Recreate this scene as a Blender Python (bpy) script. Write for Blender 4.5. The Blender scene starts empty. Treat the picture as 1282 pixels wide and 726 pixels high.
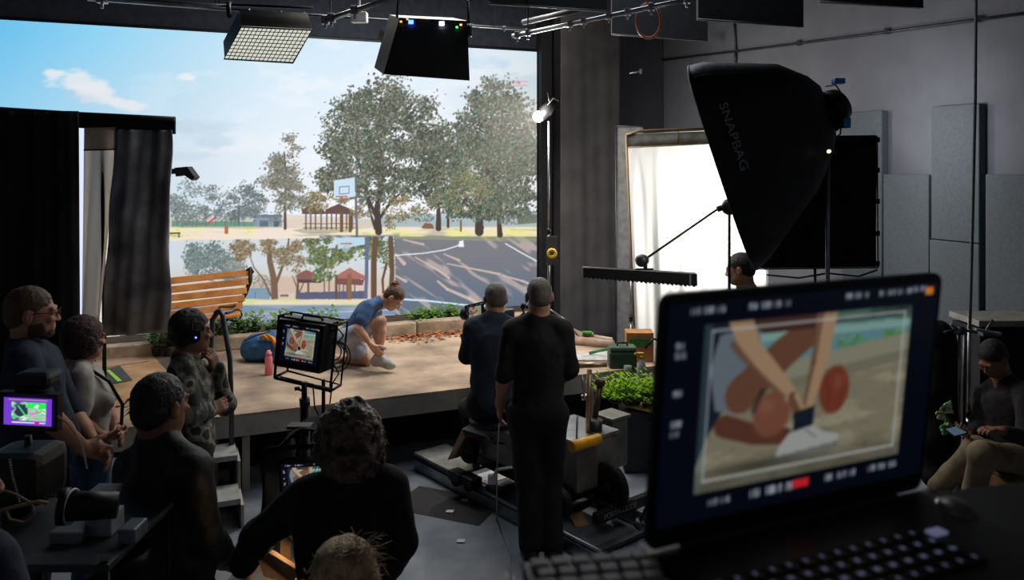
import bpy, bmesh, math, random
import numpy as np
from mathutils import Vector, Matrix, Quaternion

SC = bpy.context.scene
COL = SC.collection
F_PX, HORIZ, CX, CAM_Z = 1000.0, 205.0, 641.0, 2.5

# ---------------------------------------------------------------- camera
cam_d = bpy.data.cameras.new('camera')
cam = bpy.data.objects.new('camera', cam_d); COL.objects.link(cam)
cam.location = (0, 0, CAM_Z); cam.rotation_euler = (math.pi/2, 0, 0)
cam_d.sensor_width = 36.0; cam_d.lens = 36.0*F_PX/1282.0
cam_d.shift_y = -(363.0-HORIZ)/1282.0
cam_d.clip_start = 0.05; cam_d.clip_end = 60
cam_d.dof.use_dof = True; cam_d.dof.focus_distance = 6.5; cam_d.dof.aperture_fstop = 5.0
SC.camera = cam
# ---------------------------------------------------------------- view, world
SC.view_settings.view_transform = 'Standard'; SC.view_settings.look = 'None'
SC.view_settings.exposure = 0.0; SC.view_settings.gamma = 1.0
SC.view_settings.use_curve_mapping = False
SC.cycles.max_bounces = 6; SC.cycles.diffuse_bounces = 3; SC.cycles.glossy_bounces = 3
SC.cycles.transmission_bounces = 4; SC.cycles.transparent_max_bounces = 6
SC.cycles.use_denoising = True; SC.cycles.sample_clamp_indirect = 4.0
SC.cycles.caustics_reflective = False; SC.cycles.caustics_refractive = False
world = bpy.data.worlds.new('world'); SC.world = world; world.use_nodes = True
wb = world.node_tree.nodes['Background']
wb.inputs[0].default_value = (0.75, 0.82, 1.0, 1); wb.inputs[1].default_value = 0.06

def P(px, py, Y):
    return Vector(((px-CX)*Y/F_PX, Y, CAM_Z-(py-HORIZ)*Y/F_PX))
def G(px, py, z=0.0):
    Y = (CAM_Z-z)*F_PX/(py-HORIZ)
    return P(px, py, Y)
A_ = Vector((.9205, .3907, 0)); N_ = Vector((-.3907, .9205, 0)); O_ = Vector((-.83, 10.3, 0))
ANG = math.atan2(.3907, .9205)
def WS(s, m, z=0.0):            # s along the video wall, m towards the crew, z up
    p = O_ + A_*s - N_*m
    return Vector((p.x, p.y, z))
def SM(px, m):                  # s of a picture column on the line at m
    k = (px-CX)/F_PX; p = O_ - N_*m
    return (k*p.y-p.x)/(A_.x-k*A_.y)
WR0 = Vector((4.14, 7.4, 0))
def WR(t, z=0.0, off=0.0):      # right wall: t away from camera, off into the room
    p = WR0 + N_*t - A_*off
    return Vector((p.x, p.y, z))
def TR(px, off=0.0):
    k = (px-CX)/F_PX; p = WR0 - A_*off
    return (k*p.y-p.x)/(N_.x-k*N_.y)
def ZAT(py, Y): return CAM_Z-(py-HORIZ)*Y/F_PX

# ---------------------------------------------------------------- lamps
def add_light(name, kind, loc, energy, color=(1, 1, 1), aim=None, **kw):
    d = bpy.data.lights.new(name, kind); d.energy = energy; d.color = color
    for k, v in kw.items(): setattr(d, k, v)
    o = bpy.data.objects.new(name, d); COL.objects.link(o); o.location = loc
    if aim is not None:
        o.rotation_euler = (Vector(aim)-Vector(loc)).to_track_quat('-Z', 'Y').to_euler()
    return o
BULB = P(674, 146, 8.6)
# the bare hard lamp on its stand beside the video wall
add_light('bulb_light', 'POINT', BULB + Vector((-.02, -.16, 0)), 110, (1, .93, .84), shadow_soft_size=.05)
# the big lamp behind the white cloth
add_light('cloth_light', 'AREA', (2.45, 9.1, 1.9), 62, (1, .98, .94), aim=(1.95, 8.3, 1.85), shape='RECTANGLE', size=.7, size_y=1.1)
# the soft overhead light above the stage
add_light('overhead_light', 'AREA', (-.9, 8.0, 4.7), 120, (1, .93, .84), aim=(-.9, 8.0, 0), shape='RECTANGLE', size=2.4, size_y=1.2)
# unseen cool light added above the crew to lift floor and hair
add_light('added_crew_fill', 'AREA', (.4, 6.5, 4.85), 50, (.86, .93, 1.0), aim=(.2, 6.1, 0), shape='RECTANGLE', size=2.6, size_y=1.2)
# unseen spot added near the grey wall, standing in for the soft bag's leak
add_light('added_leak_spot', 'SPOT', P(1100, 150, 6.9), 34, (.95, .97, 1.0), aim=WR(.55, 2.75), spot_size=2.5, spot_blend=1.0, shadow_soft_size=.1)

# ---------------------------------------------------------------- materials
def lin(c):
    return tuple(((v/255)/12.92 if v/255 <= .04045 else ((v/255+.055)/1.055)**2.4) for v in c)
_M = {}
def mat(name, rgb, rough=.6, metal=0.0, var=.12, scale=12.0, bump=0.0, bscale=60.0, rgb2=None, emit=None, estr=0.0, spec=.4, coat=0.0, alpha=1.0, trans=0.0):
    if name in _M: return _M[name]
    m = bpy.data.materials.new(name); m.use_nodes = True; _M[name] = m
    nt = m.node_tree; b = nt.nodes['Principled BSDF']
    tc = nt.nodes.new('ShaderNodeTexCoord')
    nz = nt.nodes.new('ShaderNodeTexNoise'); nz.inputs['Scale'].default_value = scale; nz.inputs['Detail'].default_value = 4
    nt.links.new(tc.outputs['Object'], nz.inputs['Vector'])
    cr = nt.nodes.new('ShaderNodeValToRGB')
    c = lin(rgb); c2 = lin(rgb2) if rgb2 else tuple(max(0, v*(1-var*2)) for v in c)
    c1 = c if rgb2 else tuple(min(1, v*(1+var)) for v in c)
    cr.color_ramp.elements[0].color = (*c2, 1); cr.color_ramp.elements[0].position = .36
    cr.color_ramp.elements[1].color = (*c1, 1); cr.color_ramp.elements[1].position = .62
    nt.links.new(nz.outputs['Fac'], cr.inputs['Fac']); nt.links.new(cr.outputs['Color'], b.inputs['Base Color'])
    b.inputs['Roughness'].default_value = rough; b.inputs['Metallic'].default_value = metal
    b.inputs['Specular IOR Level'].default_value = spec
    b.inputs['Coat Weight'].default_value = coat; b.inputs['Alpha'].default_value = alpha
    b.inputs['Transmission Weight'].default_value = trans
    if emit is not None:
        b.inputs['Emission Color'].default_value = (*lin(emit), 1); b.inputs['Emission Strength'].default_value = estr
    if bump:
        n2 = nt.nodes.new('ShaderNodeTexNoise'); n2.inputs['Scale'].default_value = bscale; n2.inputs['Detail'].default_value = 5
        nt.links.new(tc.outputs['Object'], n2.inputs['Vector'])
        bp = nt.nodes.new('ShaderNodeBump'); bp.inputs['Strength'].default_value = bump; bp.inputs['Distance'].default_value = .02
        nt.links.new(n2.outputs['Fac'], bp.inputs['Height']); nt.links.new(bp.outputs['Normal'], b.inputs['Normal'])
    return m
def mat_picture(name, strength=1.0, gloss=.25):
    m = bpy.data.materials.new(name); m.use_nodes = True; nt = m.node_tree
    b = nt.nodes['Principled BSDF']; b.inputs['Base Color'].default_value = (.01, .01, .012, 1); b.inputs['Roughness'].default_value = gloss
    a = nt.nodes.new('ShaderNodeVertexColor'); a.layer_name = 'picture'
    nt.links.new(a.outputs['Color'], b.inputs['Emission Color']); b.inputs['Emission Strength'].default_value = strength
    return m
def mat_cloth_trans(name, rgb, tr=.6):
    m = bpy.data.materials.new(name); m.use_nodes = True; nt = m.node_tree; nt.nodes.clear()
    out = nt.nodes.new('ShaderNodeOutputMaterial'); mx = nt.nodes.new('ShaderNodeMixShader'); mx.inputs[0].default_value = tr
    d = nt.nodes.new('ShaderNodeBsdfDiffuse'); t = nt.nodes.new('ShaderNodeBsdfTranslucent')
    tc = nt.nodes.new('ShaderNodeTexCoord'); nz = nt.nodes.new('ShaderNodeTexNoise'); nz.inputs['Scale'].default_value = 30
    bp = nt.nodes.new('ShaderNodeBump'); bp.inputs['Strength'].default_value = .1
    nt.links.new(tc.outputs['Object'], nz.inputs['Vector']); nt.links.new(nz.outputs['Fac'], bp.inputs['Height'])
    nt.links.new(bp.outputs['Normal'], d.inputs['Normal'])
    for n in (d, t): n.inputs['Color'].default_value = (*lin(rgb), 1)
    nt.links.new(d.outputs[0], mx.inputs[1]); nt.links.new(t.outputs[0], mx.inputs[2]); nt.links.new(mx.outputs[0], out.inputs[0])
    return m

# ---------------------------------------------------------------- object helpers
_W = {}
def tag(o, label=None, cat=None, group=None, kind=None):
    if label: o['label'] = label
    if cat: o['category'] = cat
    if group: o['group'] = group
    if kind: o['kind'] = kind
    return o
def thing(name, label, cat, loc=(0, 0, 0), rz=0.0, group=None):
    o = bpy.data.objects.new(name, None); COL.objects.link(o); o.empty_display_size = .1
    o.location = loc; o.rotation_euler = (0, 0, rz)
    _W[o.name] = Matrix.Translation(Vector(loc)) @ Matrix.Rotation(rz, 4, 'Z')
    return tag(o, label, cat, group)
def link_mesh(name, me, m, parent=None, world=False, smooth=None):
    if m is not None and not me.materials: me.materials.append(m)
    if parent is not None:
        W = _W[parent.name]
        if world: me.transform(W.inverted())
        o = bpy.data.objects.new(name, me); COL.objects.link(o); o.parent = parent; _W[o.name] = W
    else:
        n = len(me.vertices); co = np.empty(n*3, np.float32); me.vertices.foreach_get('co', co); co = co.reshape(-1, 3)
        c = Vector(((co[:, 0].min()+co[:, 0].max())/2, (co[:, 1].min()+co[:, 1].max())/2, co[:, 2].min()))
        me.transform(Matrix.Translation(-c))
        o = bpy.data.objects.new(name, me); COL.objects.link(o); o.location = c; _W[o.name] = Matrix.Translation(c)
    if smooth is not None:
        me.polygons.foreach_set('use_smooth', [smooth]*len(me.polygons))
    return o
def frame_for(d):
    d = Vector(d).normalized(); h = Vector((0, 0, 1)) if abs(d.z) < .9 else Vector((1, 0, 0))
    u = d.cross(h).normalized(); return u, d.cross(u).normalized()
class MB:
    def __init__(s): s.v = []; s.f = []; s.sm = []
    def add(s, vs, fs, smooth=False):
        n = len(s.v); s.v += [Vector(v) for v in vs]
        s.f += [tuple(i+n for i in f) for f in fs]; s.sm += [smooth]*len(fs); return s
    def hexa(s, p):             # 8 points: bottom loop then top loop
        return s.add(p, [(3, 2, 1, 0), (4, 5, 6, 7), (0, 1, 5, 4), (1, 2, 6, 5), (2, 3, 7, 6), (3, 0, 4, 7)])
    def box(s, c, h, R=None, bev=0.0):
        c = Vector(c); hx, hy, hz = h
        bm = bmesh.new(); bmesh.ops.create_cube(bm, size=2.0)
        for v in bm.verts: v.co = Vector((v.co.x*hx, v.co.y*hy, v.co.z*hz))
        if bev > 0: bmesh.ops.bevel(bm, geom=bm.edges[:], offset=min(bev, .9*min(h)), segments=2, affect='EDGES', profile=.6)
        bm.verts.index_update()
        vs = [(R @ v.co if R is not None else v.co)+c for v in bm.verts]
        fs = [[v.index for v in f.verts] for f in bm.faces]; bm.free()
        return s.add(vs, fs)
    def tube(s, pts, r, n=8, closed=False, caps=True):
        pts = [Vector(p) for p in pts]; m = len(pts); rs = r if isinstance(r, (list, tuple)) else [r]*m
        vs = []; u = None
        for i, p in enumerate(pts):
            if closed: d = pts[(i+1) % m]-pts[i-1]
            else: d = pts[min(i+1, m-1)]-pts[max(i-1, 0)]
            if d.length < 1e-9: d = Vector((0, 0, 1))
            d.normalize()
            if u is None: u, w = frame_for(d)
            else:
                u = (u-d*u.dot(d)); u = u.normalized() if u.length > 1e-6 else frame_for(d)[0]; w = d.cross(u)
            for k in range(n):
                a = 2*math.pi*k/n; vs.append(p+(u*math.cos(a)+w*math.sin(a))*rs[i])
        fs = []
        for i in range(m if closed else m-1):
            j = (i+1) % m
            for k in range(n):
                l = (k+1) % n; fs.append((i*n+k, i*n+l, j*n+l, j*n+k))
        s.add(vs, fs, True)
        if caps and not closed:
            b = len(s.v)-len(vs)
            s.f.append(tuple(b+k for k in reversed(range(n)))); s.sm.append(False)
            s.f.append(tuple(b+(m-1)*n+k for k in range(n))); s.sm.append(False)
        return s
    def cyl(s, a, b, r, n=20, r2=None):
        return s.tube([a, b], [r, r if r2 is None else r2], n)
    def lathe(s, c, axis, prof, n=24):   # prof: (radius, height) along axis
        axis = Vector(axis).normalized(); u, w = frame_for(axis); c = Vector(c); vs = []; fs = []
        for r, h in prof:
            for k in range(n):
                a = 2*math.pi*k/n; vs.append(c+axis*h+(u*math.cos(a)+w*math.sin(a))*max(r, 1e-4))
        for i in range(len(prof)-1):
            for k in range(n):
                l = (k+1) % n; fs.append((i*n+k, i*n+l, (i+1)*n+l, (i+1)*n+k))
        s.add(vs, fs, True)
        b = len(s.v)-len(vs)
        s.f.append(tuple(b+k for k in reversed(range(n)))); s.sm.append(False)
        s.f.append(tuple(b+(len(prof)-1)*n+k for k in range(n))); s.sm.append(False)
        return s
    def prism(s, poly, ext):             # poly: 3D points, ext: vector
        n = len(poly); ext = Vector(ext); vs = [Vector(p) for p in poly]+[Vector(p)+ext for p in poly]
        fs = [tuple(reversed(range(n))), tuple(range(n, 2*n))]+[(i, (i+1) % n, (i+1) % n+n, i+n) for i in range(n)]
        return s.add(vs, fs)
    def grid(s, fn, nu, nv, smooth=True):
        vs = [fn(i/nu, j/nv) for j in range(nv+1) for i in range(nu+1)]
        fs = [(j*(nu+1)+i, j*(nu+1)+i+1, (j+1)*(nu+1)+i+1, (j+1)*(nu+1)+i) for j in range(nv) for i in range(nu)]
        return s.add(vs, fs, smooth)
    def mesh(s, name):
        me = bpy.data.meshes.new(name); me.from_pydata([tuple(v) for v in s.v], [], s.f)
        me.polygons.foreach_set('use_smooth', s.sm)
        bm = bmesh.new(); bm.from_mesh(me); bmesh.ops.recalc_face_normals(bm, faces=bm.faces[:]); bm.to_mesh(me); bm.free()
        me.update(); return me
    def build(s, name, m, parent=None, world=True, solid=0.0):
        me = s.mesh(name); o = link_mesh(name, me, m, parent, world)
        if solid:
            md = o.modifiers.new('thick', 'SOLIDIFY'); md.thickness = solid; md.offset = 0
        return o
def struct(name, mb, m, **k):
    o = mb.build(name, m, **k); o['kind'] = 'structure'; return o
def one(name, mb, m, label, cat, group=None, kind=None, **k):
    return tag(mb.build(name, m, **k), label, cat, group, kind)
def copy_tree(o, parent=None):
    c = o.copy(); COL.objects.link(c)
    if parent is not None: c.parent = parent
    for ch in list(o.children): copy_tree(ch, c)
    return c
def text_mesh(name, txt, size, origin, xdir, ydir, m, parent=None, ext=.001, world=True, align='CENTER'):
    cu = bpy.data.curves.new(name, 'FONT'); cu.body = txt; cu.size = size; cu.extrude = ext; cu.align_x = align; cu.align_y = 'CENTER'
    t = bpy.data.objects.new('tmp', cu); COL.objects.link(t)
    dg = bpy.context.evaluated_depsgraph_get(); me = bpy.data.meshes.new_from_object(t.evaluated_get(dg))
    COL.objects.unlink(t); bpy.data.objects.remove(t)
    x = Vector(xdir).normalized(); y = Vector(ydir).normalized(); z = x.cross(y)
    M = Matrix((x, y, z)).transposed().to_4x4(); M.translation = Vector(origin); me.transform(M)
    me.materials.clear()
    return link_mesh(name, me, m, parent, world)

# ---------------------------------------------------------------- signed-distance bodies
def _n3(p, seed=0):
    i = np.floor(p).astype(np.int64); f = p-i; f = f*f*(3-2*f); r = 0
    for dx in (0, 1):
        for dy in (0, 1):
            for dz in (0, 1):
                h = ((i[..., 0]+dx)*374761393+(i[..., 1]+dy)*668265263+(i[..., 2]+dz)*1274126177+seed*974711) & 0x7fffffff
                h = ((h ^ (h >> 13))*1274126177) & 0x7fffffff; h = (h ^ (h >> 16)) & 0xffff
                w = (f[..., 0] if dx else 1-f[..., 0])*(f[..., 1] if dy else 1-f[..., 1])*(f[..., 2] if dz else 1-f[..., 2])
                r = r+w*(h/65535.0)
    return r*2-1
def cap(a, b, ra, rb=None, k=.03, op='+'): return ('cap', np.array(a, float), np.array(b, float), ra, ra if rb is None else rb, k, op)
def ell(c, r, M=None, k=.03, op='+'): return ('ell', np.array(c, float), np.array(r, float), np.eye(3) if M is None else np.array(M), 0, k, op)
def rbox(c, h, M=None, rd=.01, k=.02, op='+'): return ('box', np.array(c, float), np.array(h, float), np.eye(3) if M is None else np.array(M), rd, k, op)
def half(c, n, op='x'): return ('half', np.array(c, float), np.array(n, float)/np.linalg.norm(n), 0, 0, 0, op)
def sdf_mesh(name, prims, vox=.006, noise=None):
    lo = np.full(3, 1e9); hi = -lo; bbs = []
    for p in prims:
        if p[0] == 'cap': r = max(p[3], p[4]); l = np.minimum(p[1], p[2])-r; h = np.maximum(p[1], p[2])+r
        elif p[0] == 'ell': e = np.abs(p[3]).dot(p[2]); l = p[1]-e; h = p[1]+e
        elif p[0] == 'box': e = np.abs(p[3]).dot(p[2]); l = p[1]-e; h = p[1]+e
        else: l = h = None
        bbs.append((l, h))
        if l is not None and p[6] == '+': lo = np.minimum(lo, l); hi = np.maximum(hi, h)
    pad = .03; lo = lo-pad; hi = hi+pad
    n = np.ceil((hi-lo)/vox).astype(int)+1
    Fd = np.full(n, .08, np.float32)
    ax = [lo[i]+np.arange(n[i])*vox for i in range(3)]
    for p, (l, h) in zip(prims, bbs):
        if l is None: i0 = np.zeros(3, int); i1 = n
        else:
            mg = p[5]+.03
            i0 = np.clip(np.floor((l-mg-lo)/vox).astype(int), 0, n-1); i1 = np.clip(np.ceil((h+mg-lo)/vox).astype(int)+1, 1, n)
        if np.any(i1 <= i0): continue
        X = ax[0][i0[0]:i1[0], None, None]; Y = ax[1][None, i0[1]:i1[1], None]; Z = ax[2][None, None, i0[2]:i1[2]]
        if p[0] == 'cap':
            a, b = p[1], p[2]; d = b-a; L = max(d.dot(d), 1e-9)
            t = np.clip(((X-a[0])*d[0]+(Y-a[1])*d[1]+(Z-a[2])*d[2])/L, 0, 1)
            D = np.sqrt((X-a[0]-t*d[0])**2+(Y-a[1]-t*d[1])**2+(Z-a[2]-t*d[2])**2)-(p[3]+(p[4]-p[3])*t)
        elif p[0] == 'half':
            D = (X-p[1][0])*p[2][0]+(Y-p[1][1])*p[2][1]+(Z-p[1][2])*p[2][2]
        else:
            c, r, M = p[1], p[2], p[3]
            q = [(X-c[0])*M[0, i]+(Y-c[1])*M[1, i]+(Z-c[2])*M[2, i] for i in range(3)]
            if p[0] == 'ell':
                k0 = np.sqrt(sum((q[i]/r[i])**2 for i in range(3))); k1 = np.sqrt(sum((q[i]/r[i]**2)**2 for i in range(3)))
                D = k0*(k0-1)/np.maximum(k1, 1e-6)
            else:
                e = [np.abs(q[i])-(r[i]-p[4]) for i in range(3)]
                D = np.sqrt(sum(np.maximum(v, 0)**2 for v in e))+np.minimum(np.maximum(np.maximum(e[0], e[1]), e[2]), 0)-p[4]
        S = Fd[i0[0]:i1[0], i0[1]:i1[1], i0[2]:i1[2]]; k = max(p[5], 1e-4)
        if p[6] == '+':
            hh = np.maximum(k-np.abs(S-D), 0)/k; S[...] = np.minimum(S, D)-hh*hh*k*.25
        elif p[6] == '-':
            hh = np.maximum(k-np.abs(S+D), 0)/k; S[...] = np.maximum(S, -D)+hh*hh*k*.25
        else: S[...] = np.maximum(S, D)
    if noise:
        for amp, fr, seed in noise:
            idx = np.nonzero(np.abs(Fd) < amp*2+vox*2)
            pt = np.stack([ax[i][idx[i]] for i in range(3)], -1)
            if isinstance(fr, (tuple, list)): fr = np.array(fr)
            Fd[idx] += amp*_n3(pt*fr, seed)
    Fd[0] = Fd[-1] = .05; Fd[:, 0] = Fd[:, -1] = .05; Fd[:, :, 0] = Fd[:, :, -1] = .05
    ins = Fd < 0; ny, nz = n[1], n[2]
    allc = []; allp = []; quads = []
    st = np.array([ny*nz, nz, 1])
    for axi in range(3):
        s0 = [slice(None)]*3; s1 = [slice(None)]*3; s0[axi] = slice(0, -1); s1[axi] = slice(1, None)
        i = np.argwhere(ins[tuple(s0)] != ins[tuple(s1)])
        j = i.copy(); j[:, axi] += 1
        f0 = Fd[i[:, 0], i[:, 1], i[:, 2]]; f1 = Fd[j[:, 0], j[:, 1], j[:, 2]]; t = f0/(f0-f1)
        pos = i.astype(float); pos[:, axi] += t
        o1, o2 = (axi+1) % 3, (axi+2) % 3; base = i.dot(st)
        cs = [base-a*st[o1]-b*st[o2] for a, b in ((0, 0), (1, 0), (1, 1), (0, 1))]
        for c in cs: allc.append(c); allp.append(pos)
        q = np.stack(cs, 1); fl = f0 < 0
        q[~fl] = q[~fl][:, ::-1]
        quads.append(q)
    C = np.concatenate(allc); Pp = np.concatenate(allp); Q = np.concatenate(quads)
    uc, inv = np.unique(C, return_inverse=True); inv = inv.ravel()
    cnt = np.bincount(inv); V = np.stack([np.bincount(inv, Pp[:, i])/cnt for i in range(3)], 1)*vox+lo
    Q = np.searchsorted(uc, Q)
    me = bpy.data.meshes.new(name); me.vertices.add(len(V)); me.vertices.foreach_set('co', V.astype(np.float32).ravel())
    me.loops.add(len(Q)*4); me.loops.foreach_set('vertex_index', Q.astype(np.int32).ravel())
    me.polygons.add(len(Q)); me.polygons.foreach_set('loop_start', np.arange(0, len(Q)*4, 4, dtype=np.int32))
    me.update(calc_edges=True); me.polygons.foreach_set('use_smooth', np.ones(len(Q), bool)); me.validate()
    return me
def blob(name, prims, m, parent=None, vox=.006, noise=None, world=True):
    return link_mesh(name, sdf_mesh(name, prims, vox, noise), m, parent, world)
# ---------------------------------------------------------------- painted pictures for the displays
class Canvas:
    def __init__(s, x0, y0, x1, y1, S, seed=1):
        s.x0, s.y0, s.S = x0, y0, S; s.w = int((x1-x0)*S); s.h = int((y1-y0)*S)
        s.a = np.zeros((s.h, s.w, 3), np.float32); s.r = np.random.RandomState(seed)
        s.X, s.Y = np.meshgrid(x0+(np.arange(s.w)+.5)/S, y0+(np.arange(s.h)+.5)/S)
    def noise(s, cx, cy, octv=3, seed=0):
        r = np.random.RandomState(seed); out = np.zeros((s.h, s.w), np.float32); amp = 1; tot = 0
        for o in range(octv):
            gx, gy = s.X/cx*(2**o)+100, s.Y/cy*(2**o)+100
            T = r.rand(256, 256).astype(np.float32); ix = np.floor(gx).astype(int); iy = np.floor(gy).astype(int)
            fx, fy = gx-ix, gy-iy; fx = fx*fx*(3-2*fx); fy = fy*fy*(3-2*fy)
            a = T[iy % 256, ix % 256]; b = T[iy % 256, (ix+1) % 256]; c = T[(iy+1) % 256, ix % 256]; d = T[(iy+1) % 256, (ix+1) % 256]
            out += amp*((a*(1-fx)+b*fx)*(1-fy)+(c*(1-fx)+d*fx)*fy); tot += amp; amp *= .55
        return out/tot
    def mix(s, m, col, reg=None):
        m = np.clip(m, 0, 1)[..., None]; col = np.array(col, np.float32)
        if reg is None: s.a = s.a*(1-m)+col*m
        else: s.a[reg] = s.a[reg]*(1-m)+col*m
    def polymask(s, pts, soft=.6):
        m = np.zeros((s.h, s.w), bool); n = len(pts)
        for i in range(n):
            x1, y1 = pts[i]; x2, y2 = pts[(i+1) % n]
            if y1 == y2: continue
            c = (s.Y > min(y1, y2)) & (s.Y <= max(y1, y2)) & (s.X < (s.Y-y1)*(x2-x1)/(y2-y1)+x1)
            m ^= c
        return m.astype(np.float32)
    def poly(s, pts, col, op=1.0): s.mix(s.polymask(pts)*op, col)
    def line(s, pts, w, col, op=1.0, w2=None):
        n = len(pts)-1; w2 = w if w2 is None else w2
        for i in range(n):
            (x1, y1), (x2, y2) = pts[i], pts[i+1]; wa = w+(w2-w)*i/n; wb = w+(w2-w)*(i+1)/n; mg = max(wa, wb)+2
            i0 = max(0, int((min(y1, y2)-mg-s.y0)*s.S)); i1 = min(s.h, int((max(y1, y2)+mg-s.y0)*s.S)+1)
            j0 = max(0, int((min(x1, x2)-mg-s.x0)*s.S)); j1 = min(s.w, int((max(x1, x2)+mg-s.x0)*s.S)+1)
            if i1 <= i0 or j1 <= j0: continue
            X = s.X[i0:i1, j0:j1]; Y = s.Y[i0:i1, j0:j1]; dx, dy = x2-x1, y2-y1; L = max(dx*dx+dy*dy, 1e-6)
            t = np.clip(((X-x1)*dx+(Y-y1)*dy)/L, 0, 1); d = np.hypot(X-x1-t*dx, Y-y1-t*dy)-(wa+(wb-wa)*t)/2
            s.mix(np.clip(.5-d*s.S, 0, 1)*op, col, (slice(i0, i1), slice(j0, j1)))
    def ell(s, cx, cy, rx, ry, col, op=1.0, soft=.15, ang=0.0):
        c, n = math.cos(ang), math.sin(ang); x = (s.X-cx)*c+(s.Y-cy)*n; y = -(s.X-cx)*n+(s.Y-cy)*c
        s.mix(np.clip((1-np.hypot(x/rx, y/ry))/soft, 0, 1)*op, col)
    def dabs(s, lobes, n, cols, size=(1.0, 2.4), op=.85, gap=.0, clump=None):
        """leaf dabs scattered in elliptical lobes; cols: list of (rgb, weight, yfrac bias)"""
        r = s.r; L = np.array(lobes, float); ar = L[:, 2]*L[:, 3]; pr = ar/ar.sum()
        w = np.array([c[1] for c in cols], float); w /= w.sum()
        gx = None
        if clump:
            sub = []
            for l in lobes:
                for q in range(clump):
                    a = r.rand()*6.283; d = r.rand()**.5; sub.append((l[0]+l[2]*d*math.cos(a), l[1]+l[3]*d*math.sin(a)))
            sub = np.array(sub)
        for q in range(n):
            k = r.choice(len(L), p=pr)
            if clump:
                b = sub[k*clump+r.randint(clump)]; sg = .26*min(L[k, 2], L[k, 3])
                x = b[0]+r.randn()*sg*1.2; y = b[1]+r.randn()*sg*.8
            else:
                a = r.rand()*6.283; d = r.rand()**.5; x = L[k, 0]+L[k, 2]*d*math.cos(a); y = L[k, 1]+L[k, 3]*d*math.sin(a)
            sz = size[0]+(size[1]-size[0])*r.rand(); c = np.array(cols[r.choice(len(cols), p=w)][0], float)*(.85+.3*r.rand())
            i0 = int((y-sz-s.y0)*s.S); i1 = int((y+sz-s.y0)*s.S)+1; j0 = int((x-sz-s.x0)*s.S); j1 = int((x+sz-s.x0)*s.S)+1
            if i0 < 0 or j0 < 0 or i1 > s.h or j1 > s.w: continue
            X = s.X[i0:i1, j0:j1]-x; Y = s.Y[i0:i1, j0:j1]-y; an = r.rand()*3.14; ca, sa = math.cos(an), math.sin(an)
            m = np.clip((1-np.hypot((X*ca+Y*sa)/sz, (-X*sa+Y*ca)/(sz*.55)))*2, 0, 1)*op
            s.a[i0:i1, j0:j1] = s.a[i0:i1, j0:j1]*(1-m[..., None])+c*m[..., None]
    def clip_begin(s): return s.a.copy()
    def clip_end(s, old, m): s.a = old*(1-m[..., None])+s.a*m[..., None]
    def sample(s, px, py):
        x = np.clip((px-s.x0)*s.S-.5, 0, s.w-1.01); y = np.clip((py-s.y0)*s.S-.5, 0, s.h-1.01)
        i = np.floor(y).astype(int); j = np.floor(x).astype(int); fx = (x-j)[..., None]; fy = (y-i)[..., None]
        return (s.a[i, j]*(1-fx)+s.a[i, j+1]*fx)*(1-fy)+(s.a[i+1, j]*(1-fx)+s.a[i+1, j+1]*fx)*fy

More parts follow.
